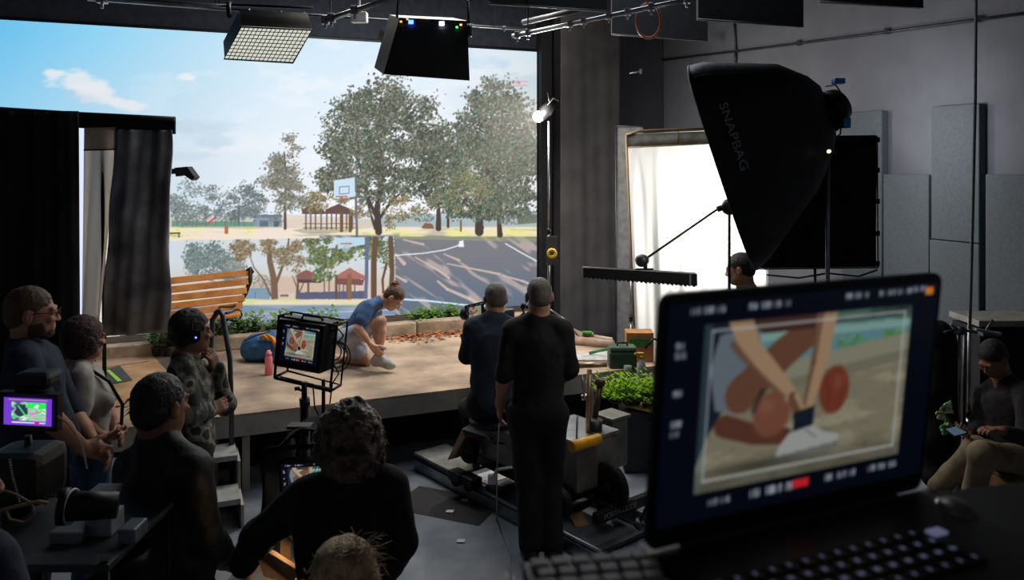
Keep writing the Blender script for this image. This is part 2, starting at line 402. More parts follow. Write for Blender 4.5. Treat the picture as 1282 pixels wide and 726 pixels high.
def paint_park():
    c = Canvas(-25, 5, 700, 425, 2.0, 5)
    X, Y = c.X, c.Y
    xs = [-25, 0, 120, 230, 330, 480, 600, 672, 700]
    tp = np.array([(104, 186, 230), (108, 190, 233), (140, 206, 238), (172, 216, 240), (200, 226, 243), (206, 228, 243), (188, 218, 240), (150, 200, 228), (150, 200, 228)], float)
    bt = np.array([(150, 205, 235), (160, 210, 236), (190, 216, 234), (208, 222, 234), (225, 234, 243), (238, 242, 248), (238, 238, 242), (225, 226, 230), (225, 226, 230)], float)
    f = np.clip((Y-40)/150, 0, 1)[..., None]
    for i in range(3):
        a = np.interp(X, xs, tp[:, i]); b = np.interp(X, xs, bt[:, i]); c.a[..., i] = a*(1-f[..., 0])+b*f[..., 0]
    n1 = c.noise(60, 26, 4, 3); n2 = c.noise(26, 12, 4, 9)
    c.mix(np.clip((n1-.52)*3, 0, .5)*np.clip((X-100)/300, 0, 1), (240, 242, 246))
    # white cloud on the left, grey ones behind the drape edge
    for cx, cy, rx, ry, an in ((95, 103, 42, 17, .35), (120, 118, 40, 16, .3), (70, 92, 16, 8, .3), (150, 130, 34, 9, .2)):
        d = np.hypot(((X-cx)*math.cos(an)+(Y-cy)*math.sin(an))/rx, (-(X-cx)*math.sin(an)+(Y-cy)*math.cos(an))/ry)
        c.mix(np.clip((1-d)*1.8+(n2-.5)*2.2, 0, .85)*(d < 1.5), (226, 229, 233))
    c.ell(105, 122, 36, 9, (196, 206, 220), .45, .8, .3)
    d = np.hypot((X-235)/17, (Y-97)/7); c.mix(np.clip((1-d)*2+(n2-.5)*2, 0, .8), (235, 236, 238))
    for cx, cy, rx, ry, o in ((250, 158, 48, 12, .8), (270, 178, 44, 10, .7), (235, 195, 40, 7, .5)):
        d = np.hypot((X-cx)/rx, (Y-cy)/ry); c.mix(np.clip((1-d)*1.4+(n2-.5)*1.5, 0, .75)*o, (184, 206, 221))
    # distance: low hills and buildings
    hl = 262+c.noise(40, 1e6, 3, 4)*14
    c.mix((Y > hl)*np.clip((Y-hl)/6, 0, 1)*.9, (186, 190, 196))
    c.mix((Y > 275)*1.0, (205, 198, 186))
    c.mix((Y > 268)*(Y < 284)*(X > 470)*.7, (150, 175, 185))
    c.poly([(330, 272), (350, 268), (395, 270), (440, 272), (440, 284), (330, 284)], (222, 205, 190), .8)
    c.poly([(215, 276), (330, 278), (330, 286), (215, 287)], (88, 140, 118), .85)
    c.poly([(318, 271), (330, 268), (352, 269), (353, 284), (318, 285)], (134, 152, 168))
    c.poly([(318, 269), (352, 268), (354, 272), (318, 273)], (108, 120, 132)); c.poly([(325, 276), (336, 276), (336, 284), (325, 284)], (96, 108, 122)); c.poly([(343, 277), (349, 277), (349, 284), (343, 284)], (80, 92, 108))
    for px in range(222, 316, 12): c.line([(px, 268), (px, 286)], .8, (60, 108, 102), .7)
    c.line([(254, 275), (258, 271)], 2, (222, 72, 92)); c.line([(261, 279), (270, 272)], 2.4, (222, 72, 92)); c.line([(225, 281), (262, 280)], 1.2, (150, 80, 80), .6)
    # sunny park ground
    n3 = c.noise(26, 4, 4, 21); n4 = c.noise(50, 3.2, 3, 22); g = np.clip((Y-283)/3, 0, 1)
    c.mix(g, (236, 222, 206)); c.mix(g*np.clip((n3-.5)*6, 0, 1)*.8*((Y < 297) | (X > 420)), (236, 232, 158)); c.mix(g*np.clip((n4-.56)*7, 0, 1)*.7, (178, 166, 160))
    c.mix(g*(Y < 291)*(X < 330)*.8*np.clip((n4-.4)*4, 0, 1), (198, 178, 172)); c.mix(g*np.clip((n3-.66)*9, 0, 1)*.7, (160, 180, 96))
    c.poly([(365, 288), (395, 284), (440, 287), (436, 291), (380, 292)], (140, 140, 110), .5)
    # asphalt court, lower right
    yb = 294+ (X-493)*.006; asp = np.clip((Y-yb)/1.5, 0, 1)*(X > 400)
    c.mix(asp*.95, (112, 114, 124)); c.mix(asp*np.clip((Y-320)/60, 0, 1)*.9, (92, 108, 128))
    u = (X-500)*.52-(Y-300)*.78; v = (X-500)*.83+(Y-300)*.56   # streaks run down to the right
    r = np.random.RandomState(3); T = r.rand(300, 300)
    def vn(a, b): 
        ia = np.floor(a).astype(int); ib = np.floor(b).astype(int); fa = a-ia; fb = b-ib; fa = fa*fa*(3-2*fa); fb = fb*fb*(3-2*fb)
        return (T[ia % 300, ib % 300]*(1-fa)+T[(ia+1) % 300, ib % 300]*fa)*(1-fb)+(T[ia % 300, (ib+1) % 300]*(1-fa)+T[(ia+1) % 300, (ib+1) % 300]*fa)*fb
    st = vn(u/8+50, v/46+50)*.6+vn(u/3.6+90, v/17+20)*.4
    c.mix(asp*np.clip((st-.63)*8, 0, 1)*.65, (206, 184, 176))
    for pts, w in (([(548, 352), (560, 362), (588, 374), (615, 390)], 5), ([(520, 322), (548, 338), (562, 348)], 3.2), ([(560, 330), (600, 338), (625, 343)], 3), ([(630, 345), (655, 352), (664, 356)], 3.4), ([(495, 318), (506, 330)], 5), ([(495, 345), (508, 352)], 4), ([(556, 318), (575, 326)], 3), ([(505, 300), (530, 306)], 3)):
        c.line(pts, w*.5, (210, 186, 176), .85, w)
    c.poly([(493, 293), (672, 297), (672, 303), (493, 299)], (150, 158, 120), .6); c.mix((Y > 288)*(Y < 296)*(X > 500)*np.clip((n3-.35)*5, 0, 1)*.9, (232, 226, 150))
    c.line([(491, 320), (530, 317), (556, 313), (572, 308), (578, 304)], 1.4, (226, 232, 238)); c.poly([(575, 302), (580, 301), (581, 309), (574, 309)], (235, 238, 242))
    c.line([(633, 305), (652, 316), (672, 327)], 1.5, (226, 232, 238))
    c.line([(490, 374), (530, 376), (585, 382), (672, 390)], 2.2, (205, 226, 240))
    # background trees
    GR = [((98, 108, 100), 3, 0), ((124, 132, 122), 2, 0), ((80, 92, 84), 2, 0)]
    WM = [((116, 96, 80), 3, 0), ((92, 92, 74), 3, 0), ((140, 128, 96), 1.2, 0), ((70, 62, 54), 2, 0)]
    c.dabs([(232, 250, 20, 26), (222, 262, 16, 18), (258, 248, 14, 16), (247, 268, 30, 9)], 1500, [((112, 124, 124), 3, 0), ((140, 146, 140), 2, 0), ((96, 110, 108), 1.5, 0)], (1.0, 2.2), .8, clump=9)
    c.dabs([(307, 248, 20, 24), (300, 262, 24, 14), (318, 255, 14, 20)], 1500, [((104, 118, 122), 3, 0), ((132, 140, 136), 2, 0), ((86, 100, 104), 1.5, 0)], (1.0, 2.2), .85, clump=9)
    c.line([(299, 258), (299, 282)], 1.6, (92, 92, 90)); c.line([(258, 260), (256, 276)], 1, (110, 110, 106))
    c.dabs([(282, 272, 14, 6), (345, 276, 10, 5)], 200, GR, (.8, 1.6), .7)
    # slim tree
    c.line([(357, 286), (357, 250), (358, 215), (356, 190)], 3.6, (82, 68, 60), 1, 1.2)
    for pts in ([(357, 250), (345, 235), (338, 222)], [(357, 240), (370, 225), (376, 215)], [(357, 222), (348, 208)], [(357, 262), (368, 250), (382, 245)]): c.line(pts, 1.4, (86, 74, 66), 1, .6)
    c.dabs([(356, 190, 16, 20), (350, 214, 22, 18), (366, 224, 22, 20), (344, 236, 20, 16), (372, 246, 22, 14), (352, 252, 22, 12)], 2600, [((116, 118, 108), 3, 0), ((142, 140, 128), 2, 0), ((88, 92, 82), 2, 0), ((150, 128, 104), 1, 0)], (1.0, 2.3), .85, clump=8)
    # gazebo and fence by the big tree
    for px in (383, 389, 395, 402, 409, 415, 421, 428, 434, 441): c.line([(px, 268), (px, 287)], 1.6, (80, 66, 62))
    c.line([(380, 280), (446, 280)], .8, (92, 80, 80)); c.line([(380, 285), (446, 285)], .8, (92, 80, 80))
    c.poly([(378, 262), (392, 256), (405, 262), (408, 268), (378, 268)], (98, 72, 66)); c.poly([(408, 262), (424, 255), (442, 263), (443, 268), (406, 268)], (98, 72, 66))
    for px in (427.5, 438.5): c.line([(px, 266), (px, 289)], 4, (110, 78, 56))
    # the big tree
    tk = (62, 52, 46)
    for pts, a, b in (([(474, 290), (472, 262), (476, 235), (478, 205), (474, 165), (478, 125)], 9, 2), ([(473, 275), (462, 252), (455, 225), (448, 200), (440, 178)], 5.5, 1.4), ([(476, 272), (490, 252), (508, 236), (524, 222)], 4, 1), ([(470, 286), (464, 268), (458, 246)], 4, 1.5), ([(478, 225), (492, 205), (505, 190)], 3, .8), ([(476, 190), (462, 165), (455, 150)], 2.5, .8), ([(478, 170), (495, 150), (505, 140)], 2.5, .8), ([(484, 258), (506, 250), (520, 252)], 2, .7), ([(455, 228), (435, 222), (420, 215)], 2, .7)):
        c.line(pts, a, tk, 1, b)
    big = [(478, 118, 34, 24), (445, 130, 24, 18), (510, 135, 30, 24), (432, 158, 28, 24), (470, 160, 42, 28), (515, 168, 34, 26), (418, 192, 22, 22), (450, 200, 34, 26), (492, 205, 32, 24), (535, 195, 30, 26), (430, 222, 28, 18), (468, 238, 30, 18), (525, 228, 30, 22), (410, 228, 14, 14)]
    c.dabs(big, 2600, [((46, 50, 42), 3, 0), ((62, 66, 52), 2, 0)], (1.4, 3.2), .85, clump=8)
    c.dabs(big, 9500, [((84, 94, 80), 3, 0), ((58, 66, 56), 3, 0), ((122, 126, 112), 2, 0), ((112, 98, 78), 1.2, 0), ((150, 150, 138), .8, 0), ((70, 118, 82), .5, 0)], (1.1, 2.8), .9, clump=10)
    c.dabs([(402, 248, 16, 12), (395, 258, 14, 9), (432, 250, 20, 9), (452, 262, 14, 9), (505, 262, 22, 14), (490, 278, 10, 8)], 1500, [((150, 134, 96), 2, 0), ((112, 98, 70), 2, 0), ((92, 92, 72), 2, 0), ((190, 170, 120), .8, 0)], (1.0, 2.2), .85, clump=9)
    # right hand trees
    for pts, a, b in (([(549, 286), (549, 262), (545, 235)], 7, 3), ([(600, 290), (600, 262), (606, 225), (612, 180)], 11, 3), ([(626, 294), (624, 270), (632, 240)], 7, 2), ([(604, 285), (590, 262), (575, 245)], 4, 1), ([(561, 284), (561, 268)], 3, 3)):
        c.line(pts, a, (66, 54, 46), 1, b)
    rt = [(622, 122, 24, 22), (600, 140, 22, 20), (645, 142, 22, 22), (615, 165, 42, 26), (650, 178, 28, 30), (590, 188, 32, 26), (568, 205, 28, 26), (625, 205, 44, 30), (655, 225, 24, 30), (560, 238, 30, 20), (600, 238, 42, 22), (640, 255, 36, 18), (575, 258, 30, 14), (612, 262, 34, 12), (545, 175, 18, 20), (596, 124, 12, 8), (668, 200, 12, 50)]
    c.dabs(rt, 4000, [((44, 52, 44), 3, 0), ((64, 66, 50), 2, 0)], (1.4, 3.4), .85, clump=8)
    c.dabs(rt, 12000, [((82, 94, 80), 3, 0), ((58, 68, 58), 2.6, 0), ((118, 126, 112), 2, 0), ((108, 98, 74), 1.6, 0), ((156, 152, 140), .6, 0), ((64, 116, 84), .7, 0)], (1.1, 2.9), .9, clump=9)
    c.dabs([(600, 225, 60, 26), (560, 255, 26, 16)], 900, [((160, 146, 104), 2, 0), ((120, 106, 72), 2, 0), ((84, 138, 98), 1, 0)], (.9, 1.9), .8, clump=12)
    c.dabs([(660, 270, 14, 6), (530, 272, 14, 6), (640, 276, 16, 5)], 380, GR, (.8, 1.8), .75)
    c.poly([(528, 284), (532, 279), (541, 280), (544, 286), (528, 286)], (128, 92, 70)); c.line([(577, 276), (577, 289)], 2.4, (120, 96, 66)); c.poly([(648, 272), (672, 268), (672, 279), (648, 281)], (96, 104, 84), .8)
    c.poly([(281, 283), (286, 283), (286, 293), (281, 293)], (176, 104, 74)); c.line([(213, 292), (225, 292)], 2, (84, 62, 56)); c.line([(224, 292), (224, 297)], 1.4, (84, 62, 56))
    # basketball board
    c.line([(444, 222), (446, 260), (447, 296)], 3, (104, 100, 116)); c.poly([(418, 226), (444, 222), (445, 246), (418, 249)], (196, 222, 238))
    c.line([(425, 234), (437, 233), (437, 242), (425, 243), (425, 234)], .9, (96, 100, 112)); c.line([(421, 246), (434, 246)], 1.8, (196, 96, 84)); c.line([(427, 247), (431, 250)], 2, (170, 110, 100))
    # pale glare painted into the picture around the bare lamp's place
    d = np.hypot(X-674, Y-146); c.mix(np.clip(1-d/170, 0, 1)**2*.55, (228, 214, 204))
    for yy in (102, 107): c.line([(645, yy), (660, yy)], 1.8, (236, 150, 160), .7)
    # the inner window: the same park seen by the shooting camera
    q = c.polymask([(150, 303), (493, 296), (495, 330), (494, 425), (150, 425)]); old = c.clip_begin()
    c.mix(np.ones_like(X), (204, 214, 220)); c.mix(np.clip((Y-330)/25, 0, 1)*(X > 215), (208, 194, 180))
    c.dabs([(262, 326, 28, 20), (250, 332, 18, 14), (290, 325, 16, 20), (288, 345, 20, 8)], 2200, [((112, 128, 126), 3, 0), ((134, 146, 142), 2, 0), ((94, 110, 110), 2, 0)], (1.1, 2.6), .9, clump=10)
    c.poly([(312, 362), (322, 350), (350, 346), (440, 352), (440, 366), (312, 368)], (204, 176, 158), .7)
    c.poly([(306, 361), (338, 360), (338, 377), (306, 377)], (124, 152, 172)); c.line([(319, 364), (319, 377)], .8, (84, 108, 128))
    c.dabs([(320, 352, 24, 8), (296, 335, 14, 10)], 500, [((158, 158, 150), 2, 0), ((128, 136, 128), 2, 0)], (1, 2), .7)
    for pts, a, b in (([(344, 377), (343, 350), (338, 328), (336, 298)], 9, 6), ([(343, 362), (352, 338), (360, 312), (362, 296)], 4, 2), ([(339, 370), (330, 350), (318, 335), (312, 318)], 2.6, 1), ([(371, 378), (372, 360), (366, 345)], 3, 1), ([(374, 368), (384, 345)], 2, .8)):
        c.line(pts, a, (116, 92, 74), 1, b)
    c.dabs([(312, 308, 26, 9), (348, 306, 28, 10), (365, 318, 18, 16), (300, 316, 14, 9), (378, 340, 10, 10)], 2300, [((138, 116, 92), 3, 0), ((160, 142, 116), 2, 0), ((104, 86, 68), 2, 0), ((120, 128, 96), 1, 0)], (1.0, 2.3), .85, clump=9)
    # gazebos
    for px in (373, 386, 406, 412, 425, 430, 434, 439, 444): c.line([(px, 345), (px, 375)], 2.2 if px in (373, 386) else 1.3, (92, 72, 72))
    c.poly([(371, 350), (374, 342), (384, 338), (396, 343), (404, 350)], (136, 88, 84)); c.poly([(371, 350), (404, 350), (402, 354), (374, 354)], (78, 62, 66))
    c.poly([(421, 348), (424, 343), (438, 335), (450, 342), (458, 346), (458, 350)], (168, 108, 98)); c.poly([(421, 348), (456, 350), (454, 357), (423, 356)], (120, 78, 74))
    c.poly([(371, 366), (460, 364), (460, 374), (371, 375)], (88, 92, 120)); c.line([(421, 345), (421, 374)], 3, (100, 76, 62)); c.line([(437.5, 345), (437.5, 375)], 5.5, (136, 98, 72)); c.line([(352, 370), (360, 370)], 3, (140, 100, 88))
    c.dabs([(395, 306, 26, 10), (410, 320, 24, 14), (402, 336, 16, 12), (440, 312, 16, 12), (475, 315, 18, 18), (470, 300, 24, 8)], 3600, [((96, 108, 74), 3, 0), ((132, 138, 88), 2, 0), ((78, 128, 84), 1.4, 0), ((74, 74, 58), 2, 0), ((170, 160, 116), .6, 0)], (1.1, 2.6), .9, clump=10)
    for pts, a in (([(468, 372), (468, 330), (470, 300)], 7), ([(489, 376), (491, 340), (489, 298)], 6), ([(480, 372), (479, 350), (484, 330)], 3)): c.line(pts, a, (98, 74, 58))
    c.line([(459.5, 298), (459, 340), (458, 372)], 4.4, (98, 106, 138)); c.poly([(422, 297), (456, 296), (457, 306), (423, 312)], (182, 212, 230)); c.line([(427, 305), (440, 305)], 2, (198, 116, 98)); c.ell(433, 311, 5, 5, (170, 190, 204), .7)
    c.mix(np.clip((Y-374)/2, 0, 1), (226, 214, 186)); c.mix((Y > 374)*np.clip((n3-.45)*6, 0, 1)*.8, (206, 214, 148))
    c.mix(np.clip((Y-381)/2, 0, 1), (118, 144, 168)); c.mix((Y > 381)*np.clip((n4-.52)*5, 0, 1)*.6, (176, 172, 178)); c.line([(215, 396), (440, 390), (493, 388)], 1.2, (190, 214, 230), .7)
    c.mix(np.clip((Y-402)/2, 0, 1)*.6, (96, 104, 110))
    c.clip_end(old, q)
    return c

def paint_shot(w=300, h=190, frame=True, zoom=True):
    """monitor picture: a crouching person's legs, a shoe and a basketball on concrete"""
    c = Canvas(0, 0, 300, 190, w/300.0, 8); X, Y = c.X, c.Y
    c.mix(np.ones_like(X), (6, 9, 23))
    old = c.clip_begin()
    n = c.noise(40, 10, 4, 5); n2 = c.noise(9, 4, 3, 6)
    c.mix(np.ones_like(X), (112, 158, 160)); c.mix((Y < 30)*1.0, (44, 58, 56)); c.mix((Y < 34)*np.clip((n-.5)*6, 0, 1), (84, 120, 104)); c.mix((Y > 33)*(Y < 40)*.8, (150, 186, 176)); c.mix((Y > 40)*(Y < 58)*1.0, (104, 150, 158))
    c.dabs([(196, 50, 16, 7), (250, 46, 16, 4), (222, 54, 20, 4)], 160, [((84, 140, 74), 2, 0), ((120, 170, 104), 1, 0)], (1.5, 3.5), .8)
    kt = 66-(X-150)*.10; c.mix((Y > kt-8)*1.0, (150, 148, 128)); c.mix((Y > kt+8)*1.0, (128, 126, 108)); c.mix((Y > kt+18)*1.0, (140, 134, 112)); c.mix((Y > kt+18)*np.clip((n-.5)*5, 0, 1)*.8, (172, 166, 142)); c.mix((Y > kt+22)*np.clip((n2-.62)*4, 0, 1)*.5, (90, 88, 76)); c.mix(np.clip((Y-135)/50, 0, .6), (66, 66, 58))
    c.poly([(30, 0), (100, 0), (84, 60), (44, 120), (30, 160)], (26, 36, 52)); c.poly([(52, 30), (92, 26), (100, 80), (84, 102), (52, 96), (44, 60)], (112, 124, 134))
    c.ell(181, 92, 19, 24, (128, 62, 46)); c.ell(186, 85, 9, 12, (158, 88, 70), .7, .9); c.line([(168, 80), (176, 94), (174, 112)], 1, (84, 36, 30), .6); c.line([(186, 69), (190, 92), (188, 112)], 1, (84, 36, 30), .6)
    sk = (178, 146, 116); sd = (112, 80, 62)
    c.line([(78, 84), (120, 52), (160, 28)], 34, (112, 76, 58), 1, 26); c.line([(100, 20), (150, 20)], 26, (74, 50, 42))
    c.line([(166, 18), (163, 60), (152, 104)], 24, sk, 1, 11); c.line([(158, 22), (154, 64), (147, 104)], 8, sd, .8, 4)
    c.line([(62, 110), (95, 122), (128, 128)], 20, (98, 60, 48), 1, 16); c.ell(112, 106, 22, 22, (132, 84, 66)); c.ell(106, 98, 12, 10, (158, 108, 86), .6, .9); c.line([(100, 84), (92, 100)], 6, (40, 34, 36), .6)
    c.line([(70, 14), (84, 44), (124, 84), (136, 96)], 24, sk, 1, 12); c.line([(66, 40), (92, 66), (124, 92)], 7, sd, .8, 4); c.line([(134, 94), (142, 112), (146, 120)], 11, sd, 1, 5); c.line([(138, 92), (148, 108)], 5, sk, 1, 4)
    c.poly([(136, 108), (160, 104), (160, 128), (138, 130)], (26, 34, 50))
    c.poly([(122, 138), (134, 126), (160, 122), (172, 130), (190, 134), (192, 142), (176, 148), (126, 150), (120, 146)], (176, 180, 176)); c.poly([(120, 146), (192, 141), (188, 147), (124, 151)], (120, 122, 118)); c.line([(152, 126), (164, 134)], 1.5, (120, 122, 124))
    c.ell(100, 150, 66, 6, (50, 50, 44), .6, .8)
    m = c.polymask([(30, 22), (272, 14), (262, 168), (26, 168)])*0+((X > 36)*(X < 268)*(Y > 20)*(Y < 166))
    c.clip_end(old, m.astype(np.float32))
    if frame: c.line([(44, 26), (260, 26), (260, 156), (44, 156), (44, 26)], 1.8, (206, 212, 210), .85); c.mix(((X > 36)*(X < 44)*(Y > 20)*(Y < 166)).astype(float)*.35, (90, 120, 120))
    rr = np.random.RandomState(4)
    def marks(x, y, k, s=1.0, col=(214, 222, 236), hh=5):
        for i in range(k):
            if i % 4 == 3: continue
            t = rr.randint(3); x0 = x+i*3.6*s
            c.line([(x0, y), (x0, y+hh*s)], 1.1*s, col); 
            if t < 2: c.line([(x0, y), (x0+2*s, y)], 1.0*s, col); c.line([(x0+2*s, y+hh*s*.5*t), (x0+2*s, y+hh*s)], 1.0*s, col)
    for x, y, k, s in ((22, 6, 12, .9), (80, 6, 14, .9), (186, 5, 10, .8), (226, 5, 14, .8), (266, 4, 7, .8), (10, 34, 4, .9), (10, 42, 4, .9), (10, 74, 4, .8), (10, 100, 4, .9), (10, 108, 4, .9), (52, 174, 8, .9), (96, 173, 6, 1.2), (118, 173, 6, 1.2), (180, 173, 10, 1), (232, 173, 12, .9)): marks(x, y, k, s)
    c.poly([(142, 171), (160, 171), (160, 179), (142, 179)], (226, 40, 50)); c.poly([(284, 5), (294, 5), (294, 12), (284, 12)], (236, 138, 44))
    return c
def paint_false():
    c = Canvas(0, 0, 100, 60, 2.0, 3); X, Y = c.X, c.Y; n = c.noise(14, 8, 3, 2)
    c.mix(np.ones_like(X), (118, 60, 210)); m = ((X > 16)*(X < 88)*(Y > 9)*(Y < 50)).astype(float)
    c.mix(m, (186, 190, 196)); c.mix(m*(n > .55), (60, 226, 90)); c.mix(m*(X < 50)*(n < .5), (70, 90, 130)); c.mix(m*(X > 50)*(Y < 22), (40, 236, 90)); c.mix(m*(n > .66), (236, 226, 240))
    c.poly([(28, 16), (44, 14), (50, 34), (34, 42), (22, 34)], (44, 52, 84)); c.line([(30, 18), (48, 42)], 3, (60, 230, 90)); c.line([(56, 36), (78, 28)], 2, (226, 90, 170))
    c.line([(18, 54), (86, 54)], 2.6, (236, 236, 244)); c.poly([(64, 52), (74, 52), (74, 56), (64, 56)], (230, 40, 70)); c.line([(10, 4), (90, 4)], 2, (240, 190, 90), .7)
    return c
def picture_mesh(name, corners, canvas, nu, nv, m, parent, rect=None):
    """a flat rectangle (TL,TR,BR,BL) whose grid points carry the canvas colours"""
    TL, TR, BR, BL = [Vector(p) for p in corners]
    u = np.linspace(0, 1, nu+1); v = np.linspace(0, 1, nv+1); U, V = np.meshgrid(u, v)
    tl, tr, br, bl = [np.array(p) for p in (TL, TR, BR, BL)]
    co = (tl*(1-U[..., None])+tr*U[..., None])*(1-V[..., None])+(bl*(1-U[..., None])+br*U[..., None])*V[..., None]
    if rect is None:
        sx = canvas.x0+U*canvas.w/canvas.S; sy = canvas.y0+V*canvas.h/canvas.S
    else: sx, sy = rect(co)
    colr = canvas.sample(sx, sy)/255.0; colr = np.where(colr <= .04045, colr/12.92, ((colr+.055)/1.055)**2.4)
    I = np.arange((nu+1)*(nv+1)).reshape(nv+1, nu+1); Q = np.stack([I[1:, :-1], I[1:, 1:], I[:-1, 1:], I[:-1, :-1]], -1).reshape(-1, 4)
    me = bpy.data.meshes.new(name); me.vertices.add(co.shape[0]*co.shape[1]); me.vertices.foreach_set('co', co.astype(np.float32).ravel())
    me.loops.add(len(Q)*4); me.loops.foreach_set('vertex_index', Q.astype(np.int32).ravel()); me.polygons.add(len(Q)); me.polygons.foreach_set('loop_start', np.arange(0, len(Q)*4, 4, dtype=np.int32))
    me.update(calc_edges=True)
    at = me.color_attributes.new('picture', 'FLOAT_COLOR', 'POINT'); at.data.foreach_set('color', np.concatenate([colr, np.ones(colr.shape[:2]+(1,))], -1).astype(np.float32).ravel())
    return link_mesh(name, me, m, parent, True)
# ================================================================= THE SETTING
m_floor = mat('painted_floor', (132, 138, 148), rough=.5, scale=2.2, rgb2=(98, 104, 114), bump=.15, bscale=14)
m_wall = mat('grey_wall_paint', (112, 114, 122), rough=.9, var=.04, scale=3, bump=.05, bscale=90)
m_back = mat('dark_back_wall', (70, 70, 76), rough=.9, var=.06, scale=2)
m_ceil = mat('black_ceiling', (22, 23, 26), rough=.95)
m_black = mat('black_metal', (20, 20, 22), rough=.45, metal=.3)
m_satin = mat('black_satin', (14, 14, 16), rough=.5)
m_steel = mat('bare_steel', (150, 152, 156), rough=.35, metal=.9)
m_dsteel = mat('dull_steel', (78, 80, 84), rough=.45, metal=.7)
m_white = mat('white_plastic', (206, 206, 204), rough=.5)
m_rubber = mat('black_rubber', (16, 16, 17), rough=.8)
m_drape = mat('black_drape', (18, 18, 20), rough=.95, var=.2, scale=5)
m_gdrape = mat('charcoal_drape', (84, 82, 84), rough=.95, var=.1, scale=3)

b = MB(); b.prism([(-9, .35, 0), (9, .35, 0), (9, 14, 0), (-9, 14, 0)], (0, 0, -.1)); struct('floor', b, m_floor)
b = MB(); b.prism([(-9, .35, 5.0), (9, .35, 5.0), (9, 14, 5.0), (-9, 14, 5.0)], (0, 0, .1)); struct('ceiling', b, m_ceil)
b = MB(); b.prism([WS(-8.5, -.22, 0), WS(3.44, -.22, 0), WS(3.44, -.22, 5), WS(-8.5, -.22, 5)], N_*.15); struct('wall_back', b, m_back)
b = MB(); b.prism([WR(-4.5), WR(4.9), WR(4.9, 5), WR(-4.5, 5)], A_*.15); struct('wall_right', b, m_wall)

# ---- the video wall
sL, sR = -5.9, SM(672, 0)
lw = thing('video_wall', 'huge lit video wall showing a sunny park with trees and a basketball court', 'screen', WS((sL+sR)/2, 0, .6), ANG)
def led_rect(co):
    return CX+F_PX*co[..., 0]/co[..., 1], HORIZ+F_PX*(CAM_Z-co[..., 2])/co[..., 1]
ztop = ZAT(65, WS(sR, 0).y)
m_led = mat_picture('video_wall_picture', 1.04, .9)
picture_mesh('display', (WS(sL, 0, ztop), WS(sR, 0, ztop), WS(sR, 0, .6), WS(sL, 0, .6)), paint_park(), 760, 390, m_led, lw, led_rect)
b = MB(); b.prism([WS(sL-.02, -.02, .55), WS(sR+.02, -.02, .55), WS(sR+.02, -.02, ztop+.03), WS(sL-.02, -.02, ztop+.03)], N_*.12); b.build('cabinet_back', m_black, lw)
# black masking above the wall, and the black column on its right
b = MB(); b.prism([WS(-6.2, -.06, ztop+.04), WS(sR+.2, -.06, ztop+.04), WS(sR+.2, -.06, 5), WS(-6.2, -.06, 5)], N_*.1)
one('masking_panel', b, mat('masking', (40, 46, 58), rough=.9), 'long dark blue-grey masking panel above the video wall', 'panel')
b = MB(); b.box(WS(sR+.10, -.02, 2.2), (.08, .12, 2.2), Matrix.Rotation(ANG, 3, 'Z'))
one('support_column', b, mat('column_black', (26, 26, 30), rough=.7), 'black square column at the right edge of the video wall', 'column')

def drape(name, p0, p1, z0, z1, m, label, cat='curtain', folds=9, amp=.05, seed=1, taper=0.0, parent=None, group=None, th=.01, skew=0.0):
    p0 = Vector(p0); p1 = Vector(p1); d = (p1-p0); nrm = Vector((-d.y, d.x, 0)).normalized(); r = random.Random(seed); ph = [r.random()*6.28 for _ in range(4)]
    def fn(u, v):
        w = 1-v
        a = amp*(.35+.65*w)*(math.sin(u*folds*6.283+ph[0])+.5*math.sin(u*folds*2.3*6.283+ph[1]+v*2)+.3*math.sin(u*folds*.6*6.283+ph[2]))
        uu = u*(1-taper*w)+skew*w*.5
        q = p0+d*uu+nrm*a; return Vector((q.x, q.y, z0+(z1-z0)*v+(.015*math.sin(u*9+ph[3])*w)))
    b = MB(); b.grid(fn, max(40, int(folds*14)), 24)
    o = b.build(name, m, parent, True, solid=th)
    return o if parent else tag(o, label, cat, group)
# right side: charcoal drapes between the column and the white cloth
drape('stage_curtain', WS(sR+.24, .25), WS(sR+1.15, .25), .02, 4.9, m_gdrape, 'tall charcoal curtain hanging right of the video wall column', folds=2, amp=.012, seed=4)
fl = thing('scenery_flat', 'tall plain grey upright flat beside the white backlit cloth', 'panel', P(786, 300, 9.6))
b = MB(); y = 9.6; b.prism([P(771, 158, y), P(805, 158, y), P(805, 158, y)*1+Vector((0, 0, -ZAT(158, y))), P(771, 158, y)+Vector((0, 0, -ZAT(158, y)))], (0, .05, 0)); b.build('board', mat('flat_grey', (110, 110, 112), rough=.9), fl)
b = MB(); b.tube([P(771, 158, y-.01), (P(771, 158, y).x, y-.01, .02)], .012, 6); b.tube([P(771, 158, y-.01), P(805, 158, y-.01)], .012, 6); b.build('edge_batten', m_dsteel, fl)
